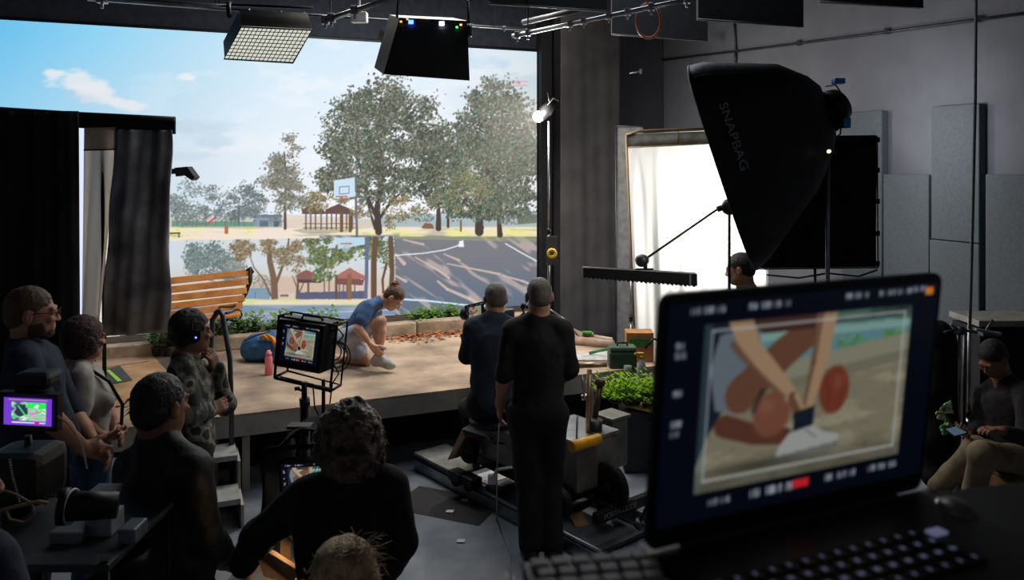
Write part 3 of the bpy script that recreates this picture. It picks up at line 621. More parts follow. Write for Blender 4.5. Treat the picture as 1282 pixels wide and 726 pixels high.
# long curtain on the far right wall side (behind the bag)
# ---- left: black masking drapes on a frame in front of the wall
YL = 7.0
def Pz(px, py, Y=YL): return P(px, py, Y)
df = thing('drape_frame', 'black masking frame with hanging tarps on the far left of the stage', 'frame', (Pz(110, 300).x, YL, .6))
b = MB(); b.tube([Pz(-60, 133), Pz(98, 143), Pz(219, 149)], .022, 8); b.build('top_rail', m_black, df)
b = MB(); b.prism([Pz(97, 143), Pz(219, 149), Pz(219, 168), Pz(97, 160)], (0, .02, 0)); b.build('valance', m_drape, df)
for px in (60, 128):
    b = MB(); b.tube([Pz(px, 148, YL+.04), (Pz(px, 148).x, YL+.04, .6)], .018, 8); b.build('upright', m_black, df)
b = MB(); b.tube([(Pz(216, 148).x, YL+.05, .62), (Pz(240, 148).x-.1, YL+.4, .62)], .015, 6); b.build('foot', m_black, df)
one_d = drape('black_curtain', Pz(-75, 400, YL-.12), Pz(97, 400, YL-.12), .62, ZAT(140, YL), m_drape, 'wide black curtain closing off the far left side', folds=5, amp=.03, seed=3)
m_tarp = mat('black_tarp', (136, 138, 142), rough=.34, rgb2=(84, 86, 92), scale=3.5, bump=.5, bscale=7)
def tarp_pt(u, v):
    x0 = 142+(134-142)*(1-v)-6*(1-v); x1 = 216-3*(1-v)+1.5*math.sin(v*9); y0 = 162+(1-v)*260; y1 = 163+(1-v)*252
    p = Pz(x0+(x1-x0)*u, y0+(y1-y0)*u, YL-.04)
    p.y += .025*math.sin(u*11+v*1.3)+.012*math.sin(u*27-v*4)+.012*math.sin(v*17+u*5); return p
b = MB(); b.grid(tarp_pt, 60, 60); tag(b.build('hanging_tarp', m_tarp, None, True, solid=.004), 'creased black tarp hanging behind the bench, left of the park picture', 'tarp')
m_wcloth = mat_cloth_trans('white_cloth_narrow', (226, 222, 216), .65)
def wc_pt(u, v):
    w = 1-v; x0 = 105-5*w; x1 = 147-20*w**1.1; p = Pz(x0+(x1-x0)*u, 160+240*w, YL+.02)
    p.y += .03*math.sin(u*9+1+w)*(.2+w); return p
b = MB(); b.grid(wc_pt, 30, 50); tag(b.build('white_curtain', m_wcloth, None, True, solid=.003), 'narrow off-white cloth hanging between the black curtain and the black tarp', 'curtain')
b = MB(); b.prism([Pz(90, 158, 7.5), Pz(113, 158, 7.5), Pz(120, 400, 7.5), Pz(86, 400, 7.5)], (0, .02, 0))  # backlit white sheet, the light behind it put in as emission
tag(b.build('glow_sheet', mat('glow_sheet', (230, 232, 245), rough=.5, var=.02, emit=(214, 220, 250), estr=1.1), None, True), 'bright white lit strip showing at the edge of the far left black curtain', 'light')
b = MB(); b.prism([Pz(105.5, 160, YL-.02), Pz(146, 159, YL-.02), Pz(145, 187, YL-.02), Pz(105, 188, YL-.02)], (0, .01, 0)); fr = b.build('cloth_header', mat_cloth_trans('header_cloth', (200, 192, 184), .65), df)
b = MB(); b.tube([Pz(105, 188, YL-.03), Pz(145.5, 187, YL-.03), Pz(146.5, 159, YL-.03)], .008, 6); b.build('piping', m_black, fr)
# lamp arm sticking out by the tarp
la = thing('small_lamp', 'small black lamp on an arm poking out beside the black tarp', 'lamp', Pz(228, 216, 7.3))
b = MB(); b.tube([Pz(212, 215, 7.3), Pz(232, 213, 7.3)], .025, 8); b.build('arm', m_black, la)
b = MB(); b.prism([Pz(218, 210, 7.2), Pz(234, 208.5, 7.2), Pz(244, 222, 7.2), Pz(240, 226, 7.2), Pz(230, 219, 7.2), Pz(220, 221, 7.2)], (0, .12, 0)); b.build('lamp_head', m_satin, la)

# ---- acoustic panels on the right wall
m_ap = mat('acoustic_fabric', (92, 98, 104), rough=.97, var=.05, scale=40, bump=.1, bscale=300)
pan = [(1057, 1107, 142, 262, 'short grey acoustic panel just right of the soft bag, highest of the left column'),
       (1057, 1107, 262, 420, 'grey acoustic panel low behind the black flag, below the left column top'),
       (1109, 1166, 218, 400, 'grey acoustic panel just left of the tall pair'),
       (1169, 1229, 134, 298.5, 'tall grey acoustic panel beside the hanging cable, upper of the pair'),
       (1167, 1229, 299.5, 470, 'grey acoustic panel beside the hanging cable, lower of the pair'),
       (1237, 1304, 218, 392, 'dark grey acoustic panel at the right edge of the view')]
for (x0, x1, y0, y1, lb) in pan:
    t0, t1 = TR(x1, .06), TR(x0, .06); pc = WR((t0+t1)/2); z1 = ZAT(y0, WR(t1, 0, .06).y); z0 = max(.05, ZAT(y1, WR(t1, 0, .06).y))
    b = MB(); b.box(WR((t0+t1)/2, (z0+z1)/2, .05), ((t1-t0)/2, .045, (z1-z0)/2), Matrix.Rotation(math.atan2(N_.y, N_.x), 3, 'Z'), bev=.01)
    one('acoustic_panel', b, m_ap, lb, 'panel', 'fabric acoustic panels on the right wall')
# conduit along the right wall with its drop
cd = thing('wall_conduit', 'thin metal conduit running up along the right wall', 'pipe', WR(1.5, 3.4, .03))
def wpt(px, py, off=.03):
    t = TR(px, off); p = WR(t, 0, off); return Vector((p.x, p.y, ZAT(py, p.y)))
b = MB(); b.tube([wpt(800, 78), wpt(922, 64), wpt(1110, 40), wpt(1330, 10)], .014, 8); b.build('pipe', m_dsteel, cd)
b = MB(); b.tube([wpt(921, 64), wpt(919, 20)], .014, 8); b.tube([wpt(921, 64), wpt(920, 82)], .018, 8); b.build('drop_pipe', m_dsteel, cd)
for px in (1000, 1110, 1225):
    b = MB(); q = wpt(px, 64-(px-922)*.133); b.box(q, (.02, .02, .03)); b.build('bracket', m_steel, cd)

# ================================================================= STAGE
m_conc = mat('concrete_painted_dapple', (196, 172, 148), rough=.85, rgb2=(128, 112, 98), scale=1.7, bump=.25, bscale=30)  # concrete print; its mottle also paints in the dappled light and shade
m_ply = mat('stage_edge_grey', (164, 158, 150), rough=.8, scale=4)
s0, s1 = -6.3, 1.0
st = thing('stage', 'raised grey platform stage with a concrete-look top in front of the video wall', 'stage', WS(-2.4, 1.8, 0), ANG)
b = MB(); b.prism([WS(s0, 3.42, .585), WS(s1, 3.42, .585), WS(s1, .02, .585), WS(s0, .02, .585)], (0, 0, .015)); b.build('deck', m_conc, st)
b = MB(); b.prism([WS(s0, 3.42, .43), WS(s1, 3.42, .43), WS(s1, .02, .43), WS(s0, .02, .43)], (0, 0, .154)); b.build('edge_frame', m_ply, st)
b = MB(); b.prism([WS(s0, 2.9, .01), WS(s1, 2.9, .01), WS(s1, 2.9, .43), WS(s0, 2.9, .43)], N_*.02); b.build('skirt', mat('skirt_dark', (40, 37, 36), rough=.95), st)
for px in (60, 268, 308, 470, 600, 740):
    s = SM(px, 3.36); b = MB(); b.box(WS(s, 3.34, .215), (.028, .028, .215), Matrix.Rotation(ANG, 3, 'Z')); lg = b.build('leg', m_ply, st)
# steps up to the stage with a handrail
sa, sb = SM(126, 3.6), SM(296, 3.6)
sp = thing('stage_steps', 'grey portable steps up to the left end of the stage, yellow tape on a tread', 'steps', WS((sa+sb)/2, 3.7, 0), ANG)
for k, z in ((0, .40), (1, .20)):
    m0 = 3.43+.30*k; b = MB(); b.box(WS((sa+sb)/2, m0+.15, z-.02), ((sb-sa)/2, .145, .02), Matrix.Rotation(ANG, 3, 'Z'), bev=.006); tr = b.build('tread', mat('tread_grey', (150, 152, 150), rough=.7), sp)
    b = MB(); sy = SM(142, m0+.25); b.box(WS(sy, m0+.24, z+.002), (.10, .02, .002), Matrix.Rotation(ANG, 3, 'Z')); b.build('tape', mat('neon_tape', (196, 232, 40), rough=.5, var=.02), tr)
for s in (sa, sb):
    b = MB(); b.prism([WS(s, 3.43, 0), WS(s, 4.03, 0), WS(s, 4.03, .155), WS(s, 3.73, .155), WS(s, 3.73, .355), WS(s, 3.43, .355)], A_*.02); b.build('stringer', m_ply, sp)
hr = thing('handrail', 'bent grey tube handrail rising beside the steps to the stage', 'handrail', G(288, 612)); 
b = MB(); pts = [P(263, 470, 6.1), P(265, 420, 6.05), P(266, 400, 6.03)]+[P(270+4.5*math.sin(a), 394-6*math.sin(a) if a < 1.6 else 388+0*a, 6.0) for a in (.4, .9)]+[P(276, 390, 5.97), P(279, 396, 5.95), P(288, 450, 5.9), P(290, 520, 5.95), P(290, 600, 6.02), Vector((P(290, 600, 6.05).x, 6.05, .02))]
b.tube(pts, .019, 10); b.build('rail', m_dsteel, hr)
b = MB(); q = Vector((P(290, 600, 6.05).x, 6.05, .01)); b.cyl(q-Vector((0, 0, .01)), q+Vector((0, 0, .012)), .05); b.build('foot_plate', m_dsteel, hr)

# wooden kerb behind the play area, in lengths
m_kerb = mat('pale_timber', (186, 168, 144), rough=.85, rgb2=(144, 128, 108), scale=5, bump=.4, bscale=20)
edges = [SM(60, 1.14), SM(195, 1.14), SM(372, 1.14), SM(520, 1.14), SM(668, 1.14)]
lbs = ['pale timber kerb length below the hanging black tarp', 'pale timber kerb length behind the blue bag', 'pale timber kerb length behind the crouching woman', 'pale timber kerb length beside the dry leaves']
for i in range(4):
    b = MB(); w = edges[i+1]-edges[i]-.01; b.box(WS((edges[i]+edges[i+1])/2, 1.13, .6+.068), (w/2, .08, .067), Matrix.Rotation(ANG, 3, 'Z'), bev=.015)
    one('timber_kerb', b, m_kerb, lbs[i], 'kerb', 'timber kerb lengths edging the park set')
# soil strip behind the kerb
b = MB(); b.box(WS(-2.3, .62, .6+.02), (3.2, .40, .02), Matrix.Rotation(ANG, 3, 'Z')); one('soil_bed', b, mat('soil', (74, 62, 50), rough=1, bump=.8, bscale=30), 'dark soil bed between the timber kerb and the video wall', 'soil', kind='stuff')

# plants
def leafy(seed, h, n, leaf=.05, spread=.16, tint=0):
    r = random.Random(seed); b = MB(); sb_ = MB()
    for q in range(n):
        a = r.random()*6.283; l = h*(.45+.55*r.random()); lean = spread*r.random()
        p0 = Vector((r.uniform(-.3, .3)*spread, r.uniform(-.3, .3)*spread, 0)); p1 = p0+Vector((math.cos(a)*lean, math.sin(a)*lean, l))
        pm = (p0+p1)/2+Vector((0, 0, .1*l)); sb_.tube([p0, pm, p1], [.004, .003, .002], 4)
        for j in range(7):
            t = .3+.7*j/6; c = p0.lerp(p1, t); an = j*2.4+r.random(); up = r.uniform(.1, .7); d = Vector((math.cos(an), math.sin(an), up)).normalized(); w = d.cross(Vector((0, 0, 1))).normalized()*leaf*.32; L = leaf*(.7+.6*r.random())
            b.add([c, c+d*L*.5+w, c+d*L, c+d*L*.5-w], [(0, 1, 2, 3)], True)
    return b, sb_
m_leafg = mat('leaf_green', (112, 152, 52), rough=.5, rgb2=(62, 100, 36), scale=9)
m_stem = mat('plant_stem', (80, 74, 44), rough=.8)
def plant(name, label, cat, loc, seed, h, n, leaf, spread, group=None, m=None):
    t = thing(name, label, cat, loc, 0, group); a, s_ = leafy(seed, h, n, leaf, spread); a.build('foliage', m or m_leafg, t, False); s_.build('stems', m_stem, t, False); return t
pls = [(322, 'behind the blue bag'), (345, 'just left of the framed monitor'), (300, 'right of the bench leg'), (278, 'under the bench end'), (372, 'behind the framed monitor'), (404, 'nearest the back of the crouching woman'), (545, 'right of the crouching woman'), (524, 'right of the hair bun, left of its neighbour plant'), (570, 'nearest the seated operator'), (252, 'behind the handrail top')]
for i, (px, wh) in enumerate(pls):
    s = SM(px, .92); plant('ground_plant', 'low green plant in the bed, '+wh, 'plant', WS(s, .92 if i % 2 else .78, .64), 40+i, .25 if px < 420 else .17, 16, .075, .2, 'low green plants in the bed behind the kerb')
for px, lb in ((196, 'small green plant in a grey pot below the black tarp'), (212, 'small green plant in a pot, just right of its twin below the tarp')):
    p = G(px, 446, .6); t = plant('potted_plant', lb, 'plant', p, px, .2, 22, .05, .12, 'small potted plants below the tarp')
    for ch in t.children:
        ch.location.z = .07
    b = MB(); b.lathe((0, 0, 0), (0, 0, 1), [(.045, 0), (.06, .09), (.065, .1), (.05, .1)], 16); b.build('pot', mat('pot_grey', (70, 72, 66), rough=.8), t, False)
# dry leaves
r = random.Random(5); b = MB()
for q in range(380):
    m = 1.24+abs(r.gauss(0, .16)); s = r.uniform(SM(420, 1.2), SM(690, 1.2)) if q > 120 else r.uniform(SM(500, 1.2), SM(600, 1.2))
    c = WS(s, m, .604+r.random()*.02); a = r.random()*6.28; L = r.uniform(.02, .045); d = Vector((math.cos(a), math.sin(a), r.uniform(-.3, .4)))*L; w = Vector((-math.sin(a), math.cos(a), r.uniform(-.4, .4)))*L*.5
    b.add([c-d, c+w+Vector((0, 0, .008)), c+d, c-w], [(0, 1, 2, 3)])
one('dry_leaves', b, mat('dry_leaf', (190, 116, 66), rough=.8, rgb2=(122, 70, 40), scale=14), 'scattered orange-brown dry leaves along the timber kerb', 'leaves', kind='stuff')

# kraft paper and mats on the left of the stage
def sheet(name, pts, z, m, label, cat, th=.003, group=None, bump=.006):
    q = [G(x, y, z) for x, y in pts]; b = MB(); b.prism(q, (0, 0, th)); return one(name, b, m, label, cat, group)
m_kraft = mat('kraft_paper', (196, 154, 112), rough=.8, rgb2=(160, 120, 86), scale=3, bump=.4, bscale=10)
m_mat = mat('grey_mat', (104, 94, 84), rough=.9, scale=5)
sheet('paper_sheet', [(60, 462), (190, 444), (212, 468), (150, 508), (60, 516)], .612, m_kraft, 'crumpled brown kraft paper sheet lying at the front left of the stage', 'paper')
sheet('paper_sheet', [(120, 446), (160, 440), (185, 452), (120, 462)], .618, mat('kraft_pink', (176, 140, 118), rough=.8, scale=3), 'small pinkish brown paper sheet left of the dark mat, behind the woman in grey', 'paper')
sheet('floor_mat', [(136, 434), (206, 430), (214, 452), (168, 456)], .604, m_mat, 'thin dark mat below the black tarp, rear of the two', 'mat')
sheet('floor_mat', [(172, 456), (240, 446), (262, 462), (185, 470)], .608, mat('mat_dark', (84, 78, 72), rough=.9), 'thin dark mat by the young man in headphones, front of the two', 'mat')
sheet('floor_mat', [(126, 464), (150, 458), (166, 476), (134, 482)], .618, mat('mat_dark2', (70, 74, 70), rough=.9), 'small dark mat holding a strip of green tape', 'mat')
sheet('tape_strip', [(133, 464), (137, 463), (153, 477), (147, 478)], .623, mat('green_tape', (150, 214, 46), rough=.5, var=.03), 'bright green tape strip on the small dark mat', 'tape')

# ================================================================= BENCH
m_slat = mat('orange_wood', (206, 140, 76), rough=.5, rgb2=(176, 110, 54), scale=6, bump=.1, bscale=40)
m_iron = mat('brown_cast_iron', (62, 48, 42), rough=.6, metal=.4)
bn = thing('park_bench', 'orange wooden slat bench with dark cast iron end frames, before the park picture', 'bench', (P(262, 400, 8.75).x, 8.75, .6))
BY = 8.6
bl = [(352, 345, 390, 377)]
def bp(px, py, dy=0.0): return P(px, py, BY+dy)
slat = [((205, 350, 210, 345), (315, 338, 9, 0)), ]
rows = [(353.5, 341), (364.5, 352), (375, 363.5), (385.5, 373), (396, 382)]
for i, (yl, yr) in enumerate(rows):
    x0, x1 = 196, 314-i*2.6; dy = -.10*(i/4.0)
    a, c = bp(x0, yl, dy-.42), bp(x1, yr, dy+.02); d = (c-a); L = d.length; d.normalize()
    up = Vector((0, .25, 1)); up = (up-d*up.dot(d)).normalized(); R = Matrix((d, up.cross(d), up)).transposed()
    b = MB(); b.box((a+c)/2, (L/2, .014, .034), R, bev=.006); b.build('back_slat', m_slat, bn)
# seat slats (mostly hidden by the drape and the bag) going towards the crew
for i in range(4):
    a, c = bp(200, 404+i*1.2, -.56-.11*i), bp(300, 391+i*1.0, -.14-.11*i); d = c-a; L = d.length; d.normalize(); up = Vector((0, 0, 1)); up = (up-d*up.dot(d)).normalized(); R = Matrix((d, up.cross(d), up)).transposed()
    b = MB(); b.box((a+c)/2, (L/2, .045, .014), R, bev=.006); b.build('seat_slat', m_slat, bn)
def iron_end(px, dy, k=1.0):
    b = MB(); o = lambda x, y, e=0.0: P(px+(x-310)*k, y, BY+dy+e)
    b.tube([o(314, 338), o(313, 352), o(307, 368), o(300, 380), o(296, 388), o(289, 398), o(279, 403), o(270, 399), o(268, 392)], [.02, .024, .024, .022, .022, .02, .018, .014, .01], 8)
    b.tube([o(309, 338, .0), o(314, 335), o(317, 340), o(312, 346)], .013, 8)
    b.tube([o(286, 399), o(296, 403), o(303, 412), o(309, 424)], [.018, .02, .018, .02], 8)
    b.tube([o(280, 401, -.12), o(272, 408, -.16), o(268, 418, -.2), o(263, 427, -.22)], [.018, .02, .018, .02], 8)
    b.tube([o(301, 380), o(288, 384, -.25), o(276, 384, -.4), o(268, 392, -.42)], .012, 8)
    b.tube([o(296, 388), o(290, 391, -.3), o(283, 392, -.5)], .015, 8)
    b.tube([o(300, 400, -.05), o(303, 394, -.1), o(300, 388, -.1)], .01, 8)
    return b.build('end_frame', m_iron, bn)
iron_end(310, 0.0); 
b = MB(); b.tube([P(197, 350, BY-.42), P(199, 400, BY-.45), P(193, 438, BY-.5)], .02, 8); b.tube([P(184, 436, 8.0), P(190, 418, 8.05), P(200, 402, 8.12)], .022, 8); b.build('end_frame', m_iron, bn)

# ================================================================= BACKPACK, BOTTLE
bp_ = thing('backpack', 'slouched blue backpack with orange straps lying on the stage by the pink bottle', 'bag', G(324, 462, .6))
c = G(324, 455, .6)+Vector((0, .12, 0)); 
bod = [ell(c+Vector((-.02, 0, .13)), (.185, .13, .135), k=.05), ell(c+Vector((-.1, .0, .09)), (.1, .12, .1), k=.05), ell(c+Vector((.09, .02, .17)), (.11, .11, .12), k=.05), rbox(c+Vector((.12, -.02, .1)), (.06, .1, .1), rd=.04, k=.05), half(c+Vector((0, 0, .002)), (0, 0, -1))]
blob('bag_body', bod, mat('bag_blue', (62, 112, 160), rough=.75, rgb2=(44, 84, 128), scale=6, bump=.3, bscale=30), bp_, .007, [(.012, 9, 3), (.006, 25, 5)])
m_or = mat('strap_orange', (232, 142, 30), rough=.6)
b = MB(); b.tube([c+Vector(v) for v in ((.06, -.09, .27), (.13, -.12, .24), (.17, -.12, .16), (.19, -.09, .07), (.16, -.13, .03))], [.012, .02, .024, .02, .014], 8); b.build('shoulder_strap', m_or, bp_)
b = MB(); b.tube([c+Vector(v) for v in ((.01, -.1, .24), (.05, -.11, .26), (.1, -.12, .22))], .016, 8); b.build('shoulder_strap', m_or, bp_)
b = MB(); b.tube([c+Vector(v) for v in ((-.16, -.06, .2), (-.04, -.11, .26), (.1, -.08, .3))], .006, 6); b.build('zip', m_black, bp_)
bt = thing('water_bottle', 'pink translucent water bottle standing before the blue backpack', 'bottle', G(336.5, 469, .6))
b = MB(); b.lathe((0, 0, 0), (0, 0, 1), [(.028, 0), (.034, .006), (.034, .15), (.028, .165), (.022, .172)], 20); b.build('bottle_body', mat_cloth_trans('pink_plastic', (250, 176, 184), .5), bt, False)
b = MB(); b.lathe((0, 0, .17), (0, 0, 1), [(.026, 0), (.027, .03), (.018, .036), (.014, .05)], 20); b.build('cap', mat('pink_cap', (240, 140, 150), rough=.4), bt, False)
# ================================================================= PEOPLE
def nv(v): v = Vector(v); return v.normalized()
def MX(x, y, z): return np.array([[x[i], y[i], z[i]] for i in range(3)])
def skeleton(base, face, h=1.75, J=None):
    f = nv((face[0], face[1], 0)); r = Vector((f.y, -f.x, 0)); k = h/1.75; B = Vector(base)
    D = {}
    def L(n, x, y, z): D[n] = B+r*(x*k)+f*(y*k)+Vector((0, 0, z*k))
    for s, q in (('L', -1), ('R', 1)):
        L('hip'+s, .092*q, 0, .92); L('knee'+s, .105*q, .02, .50); L('ank'+s, .115*q, -.02, .085); L('toe'+s, .145*q, .15, .035)
        L('sh'+s, .178*q, -.01, 1.425); L('el'+s, .225*q, -.03, 1.14); L('wr'+s, .225*q, .06, .89); L('hd'+s, .215*q, .10, .82)
    L('neck', 0, -.01, 1.47); L('head', 0, .03, 1.625)
    D['f'] = f; D['k'] = k
    if J: D.update({a: (Vector(v) if isinstance(v, (tuple, Vector)) else v) for a, v in J.items()})
    D.setdefault('look', f)
    return D
def hand_prims(wr, d, pn, side, curl=.5, s=1.0, spread=.0, point=False):
    """wr wrist, d direction of the hand, pn palm normal (fingers curl towards it), side=+1/-1 thumb side"""
    d = nv(d); pn = Vector(pn); pn = (pn-d*pn.dot(d)).normalized(); w = d.cross(pn)*side; out = []
    wr = Vector(wr)
    out.append(cap(wr-d*.02, wr+d*.015, .026*s, .024*s, .02))
    out.append(rbox(wr+d*.052*s, (.039*s, .014*s, .044*s), MX(w, pn, d), rd=.013*s, k=.02))
    for i, (o, l) in enumerate(((.029, .072), (.010, .082), (-.010, .077), (-.029, .060))):
        p = wr+d*.090*s+w*o*s; a = curl*(.5+.1*i); dd = (d+w*spread*(o*6)).normalized(); ls = (l*.45*s, l*.32*s, l*.25*s); rr = (.0098*s, .0088*s, .0078*s, .0065*s)
        for j in range(3):
            if point and i == 0: a = .1
            dr = dd*math.cos(a)+pn*math.sin(a); q = p+dr*ls[j]; out.append(cap(p, q, rr[j], rr[j+1], .006)); p = q; a += curl*(.8 if not (point and i == 0) else .1)
    p = wr+d*.028*s+w*.030*s; q = p+(w*.7+d*.6+pn*.35).normalized()*.038*s; q2 = q+(w*.15+d*.85+pn*.5).normalized()*.030*s; q3 = q2+(d*.8+pn*.6-w*.1).normalized()*.024*s
    out += [cap(p, q, .014*s, .0115*s, .014), cap(q, q2, .0112*s, .0098*s, .006), cap(q2, q3, .0098*s, .0078*s, .006)]
    return out
def head_axes(D):
    f = nv(D['look']); up = Vector(D.get('hup', (0, 0, 1))); r = f.cross(up).normalized(); u = r.cross(f); return r, f, u
def head_prims(D, s=1.0, beard=False, nose=1.0):
    r, f, u = head_axes(D); C = D['head']; M = MX(r, f, u); s = s*D.get('hs', 1.0)
    T = lambda x, y, z: C+(r*x+f*y+u*z)*s
    e = lambda p, rad, k=.02, op='+': ell(T(*p), [v*s for v in rad], M, k*s, op)
    nb = D['neck']; mid = (D['shL']+D['shR'])/2
    P_ = [e((0, -.014, .030), (.074, .092, .084), .03), e((0, .030, -.030), (.058, .060, .078), .03), e((0, .052, -.082), (.034, .034, .026), .03),
          e((.042, .012, -.062), (.022, .040, .028), .03), e((-.042, .012, -.062), (.022, .040, .028), .03),
          cap(T(-.036, .083, .022), T(.036, .083, .022), .010*s, .010*s, .015), cap(T(0, .086, .012), T(0, .103*nose, -.026), .008*s, .0115*s, .012),
          e((.011, .100, -.030), (.009, .010, .007), .006), e((-.011, .100, -.030), (.009, .010, .007), .006),
          e((.036, .078, -.022), (.020, .014, .014), .02), e((-.036, .078, -.022), (.020, .014, .014), .02),
          e((.030, .098, .004), (.016, .013, .010), .012, '-'), e((-.030, .098, .004), (.016, .013, .010), .012, '-'),
          e((.030, .080, .004), (.0125, .0125, .0115), .004), e((-.030, .080, .004), (.0125, .0125, .0115), .004),
          cap(T(-.020, .086, -.052), T(.020, .086, -.052), .006*s, .006*s, .008), cap(T(-.018, .084, -.065), T(.018, .084, -.065), .0075*s, .0075*s, .008),
          cap(T(-.022, .097, -.0585), T(.022, .097, -.0585), .0022*s, .0022*s, .004, '-')]
    for q in (1, -1):
        P_ += [e((.080*q, -.008, -.006), (.011, .021, .033), .008), e((.090*q, .004, -.004), (.006, .010, .016), .006, '-')]
    P_ += [cap(T(0, -.030, -.060), nb, .056*s, .056*s, .03), cap(nb, mid-Vector((0, 0, .03)), .056*s, .055*s, .04)]
    return P_
def limb(a, b, ra, rb, k=.02, inf=0.0): return cap(a, b, ra+inf, rb+inf, k)
def torso_axes(D):
    sh = (D['shL']+D['shR'])/2; hp = (D['hipL']+D['hipR'])/2; up = (sh-hp).normalized()
    s1_ = nv(D['shR']-D['shL']); s1_ = (s1_-up*s1_.dot(up)).normalized(); s2_ = nv(D['hipR']-D['hipL']); s2_ = (s2_-up*s2_.dot(up)).normalized()
    return sh, hp, up, s1_, s2_
def torso_prims(D, inf=0.0, w=1.0, belly=0.0, bust=0.0):
    sh, hp, up, sd, s2_ = torso_axes(D); L = (sh-hp).length; k = D['k']*w; f1 = up.cross(sd); f2 = up.cross(s2_); sm = (sd+s2_).normalized(); fm = up.cross(sm); i = inf
    out = [ell(hp+up*.03, (.165*k+i, .112*k+i, .115*k+i), MX(s2_, f2, up), .05), ell(hp+up*L*.38+fm*(.01+belly*.5), (.142*k+i, .100*k+belly*.6+i, .16*k+i), MX(sm, fm, up), .06),
           ell(hp+up*L*.70, (.158*k+i, .112*k+i, L*.36+i), MX(sd, f1, up), .06),
           cap(D['shL']+(sh-D['shL'])*.16-up*.025, D['shR']+(sh-D['shR'])*.16-up*.025, .050*k+i, .050*k+i, .05),
           ell(sh-up*.08, (.145*k+i, .088*k+i, .09*k+i), MX(sd, f1, up), .05)]
    nk = D['neck']+up*.01
    for q_ in ('shL', 'shR'): out.append(cap(nk-up*.01, nk.lerp(D[q_], .72)+up*.012, .050*k+i*.6, .042*k+i, .05))
    if belly > 0: out.append(ell(hp+up*L*.26+fm*(.04+belly*.6), (.13*k+i, .09+belly+i, .13*k+i), MX(sm, fm, up), .06))
    if bust > 0:
        for q in (1, -1): out.append(ell(hp+up*L*.70+f1*.085*k+sd*.07*q*k, (.055*k+i, bust+i, .058*k+i), MX(sd, f1, up), .03))
    return out
def arm_prims(D, s, inf=0.0, w=1.0, to=1.0, sl=False):
    a, e, q = D['sh'+s], D['el'+s], D['wr'+s]; k = D['k']*w; out = []
    if to <= 1: 
        e2 = a.lerp(e, to); out.append(cap(a, e2, .052*k+inf, (.052-.012*to)*k+inf*(1.3 if sl else 1), .03))
    else:
        out.append(cap(a, e, .052*k+inf, .040*k+inf, .03)); q2 = e.lerp(q, min(1, to-1))
        out.append(cap(e, q2, .041*k+inf, (.041-.014*(to-1))*k+inf*.9, .02))
        if not sl: out.append(cap(e.lerp(q, .12), e.lerp(q, .45), .042*k, .036*k, .03))
    return out
def leg_prims(D, s, inf=0.0, w=1.0, to=2.0, loose=0.0):
    a, e, q = D['hip'+s], D['knee'+s], D['ank'+s]; k = D['k']*w; out = []
    if to <= 1: out.append(cap(a, a.lerp(e, to), .088*k+inf, (.088-.028*to)*k+inf+loose, .04))
    else:
        out.append(cap(a, e, .088*k+inf, .058*k+inf+loose*.5, .04)); q2 = e.lerp(q, min(1, to-1)); out.append(cap(e, q2, .056*k+inf+loose*.5, (.056-.018*(to-1))*k+inf+loose, .03))
        if inf == 0:
            kd = nv(e-a).cross(nv(q-e)); bk = nv(q-e).cross(kd) if kd.length > .05 else -D['f']
            if bk.length < .1: bk = -D['f']
            c = e.lerp(q, .28)+nv(bk)*.014; out.append(cap(c, e.lerp(q, .5)+nv(bk)*.008, .050*k, .042*k, .04))
    return out
def foot_prims(D, s, inf=0.0):
    a, t = D['ank'+s], D['toe'+s]; d = nv(t-a); fl = Vector((t.x-a.x, t.y-a.y, 0)); k = D['k']
    up = Vector((0, 0, 1)) if 'fup'+s not in D else Vector(D['fup'+s]); heel = a-nv(fl if fl.length > .01 else d)*.035-up*.045*k; ball = a.lerp(t, .72)-up*.01
    return [cap(a, heel, .036*k+inf, .032*k+inf, .02), cap(heel, ball, .032*k+inf, .036*k+inf, .03), cap(ball, t, .036*k+inf, .024*k+inf, .02), cap(a, ball, .034*k+inf, .03*k+inf, .03)]
m_skin = mat('skin_light', (206, 158, 132), rough=.55, var=.06, scale=9, bump=.05, bscale=120)
m_skin2 = mat('skin_tan', (176, 124, 98), rough=.55, var=.06, scale=9, bump=.05, bscale=120)
m_skin3 = mat('skin_brown', (140, 96, 74), rough=.55, var=.06, scale=9, bump=.05, bscale=120)
m_hair = mat('hair_dark', (34, 26, 22), rough=.55, bump=.45, bscale=190, scale=30)
m_hairb = mat('hair_brown', (92, 66, 48), rough=.5, bump=.45, bscale=190, scale=30)
m_hairg = mat('hair_grey', (96, 90, 84), rough=.6, bump=.45, bscale=220, scale=30)
m_hairbl = mat('hair_blond', (226, 192, 140), rough=.45, bump=.8, bscale=160, scale=24, rgb2=(140, 106, 68))
m_shoe = mat('dark_shoe', (24, 22, 22), rough=.6)
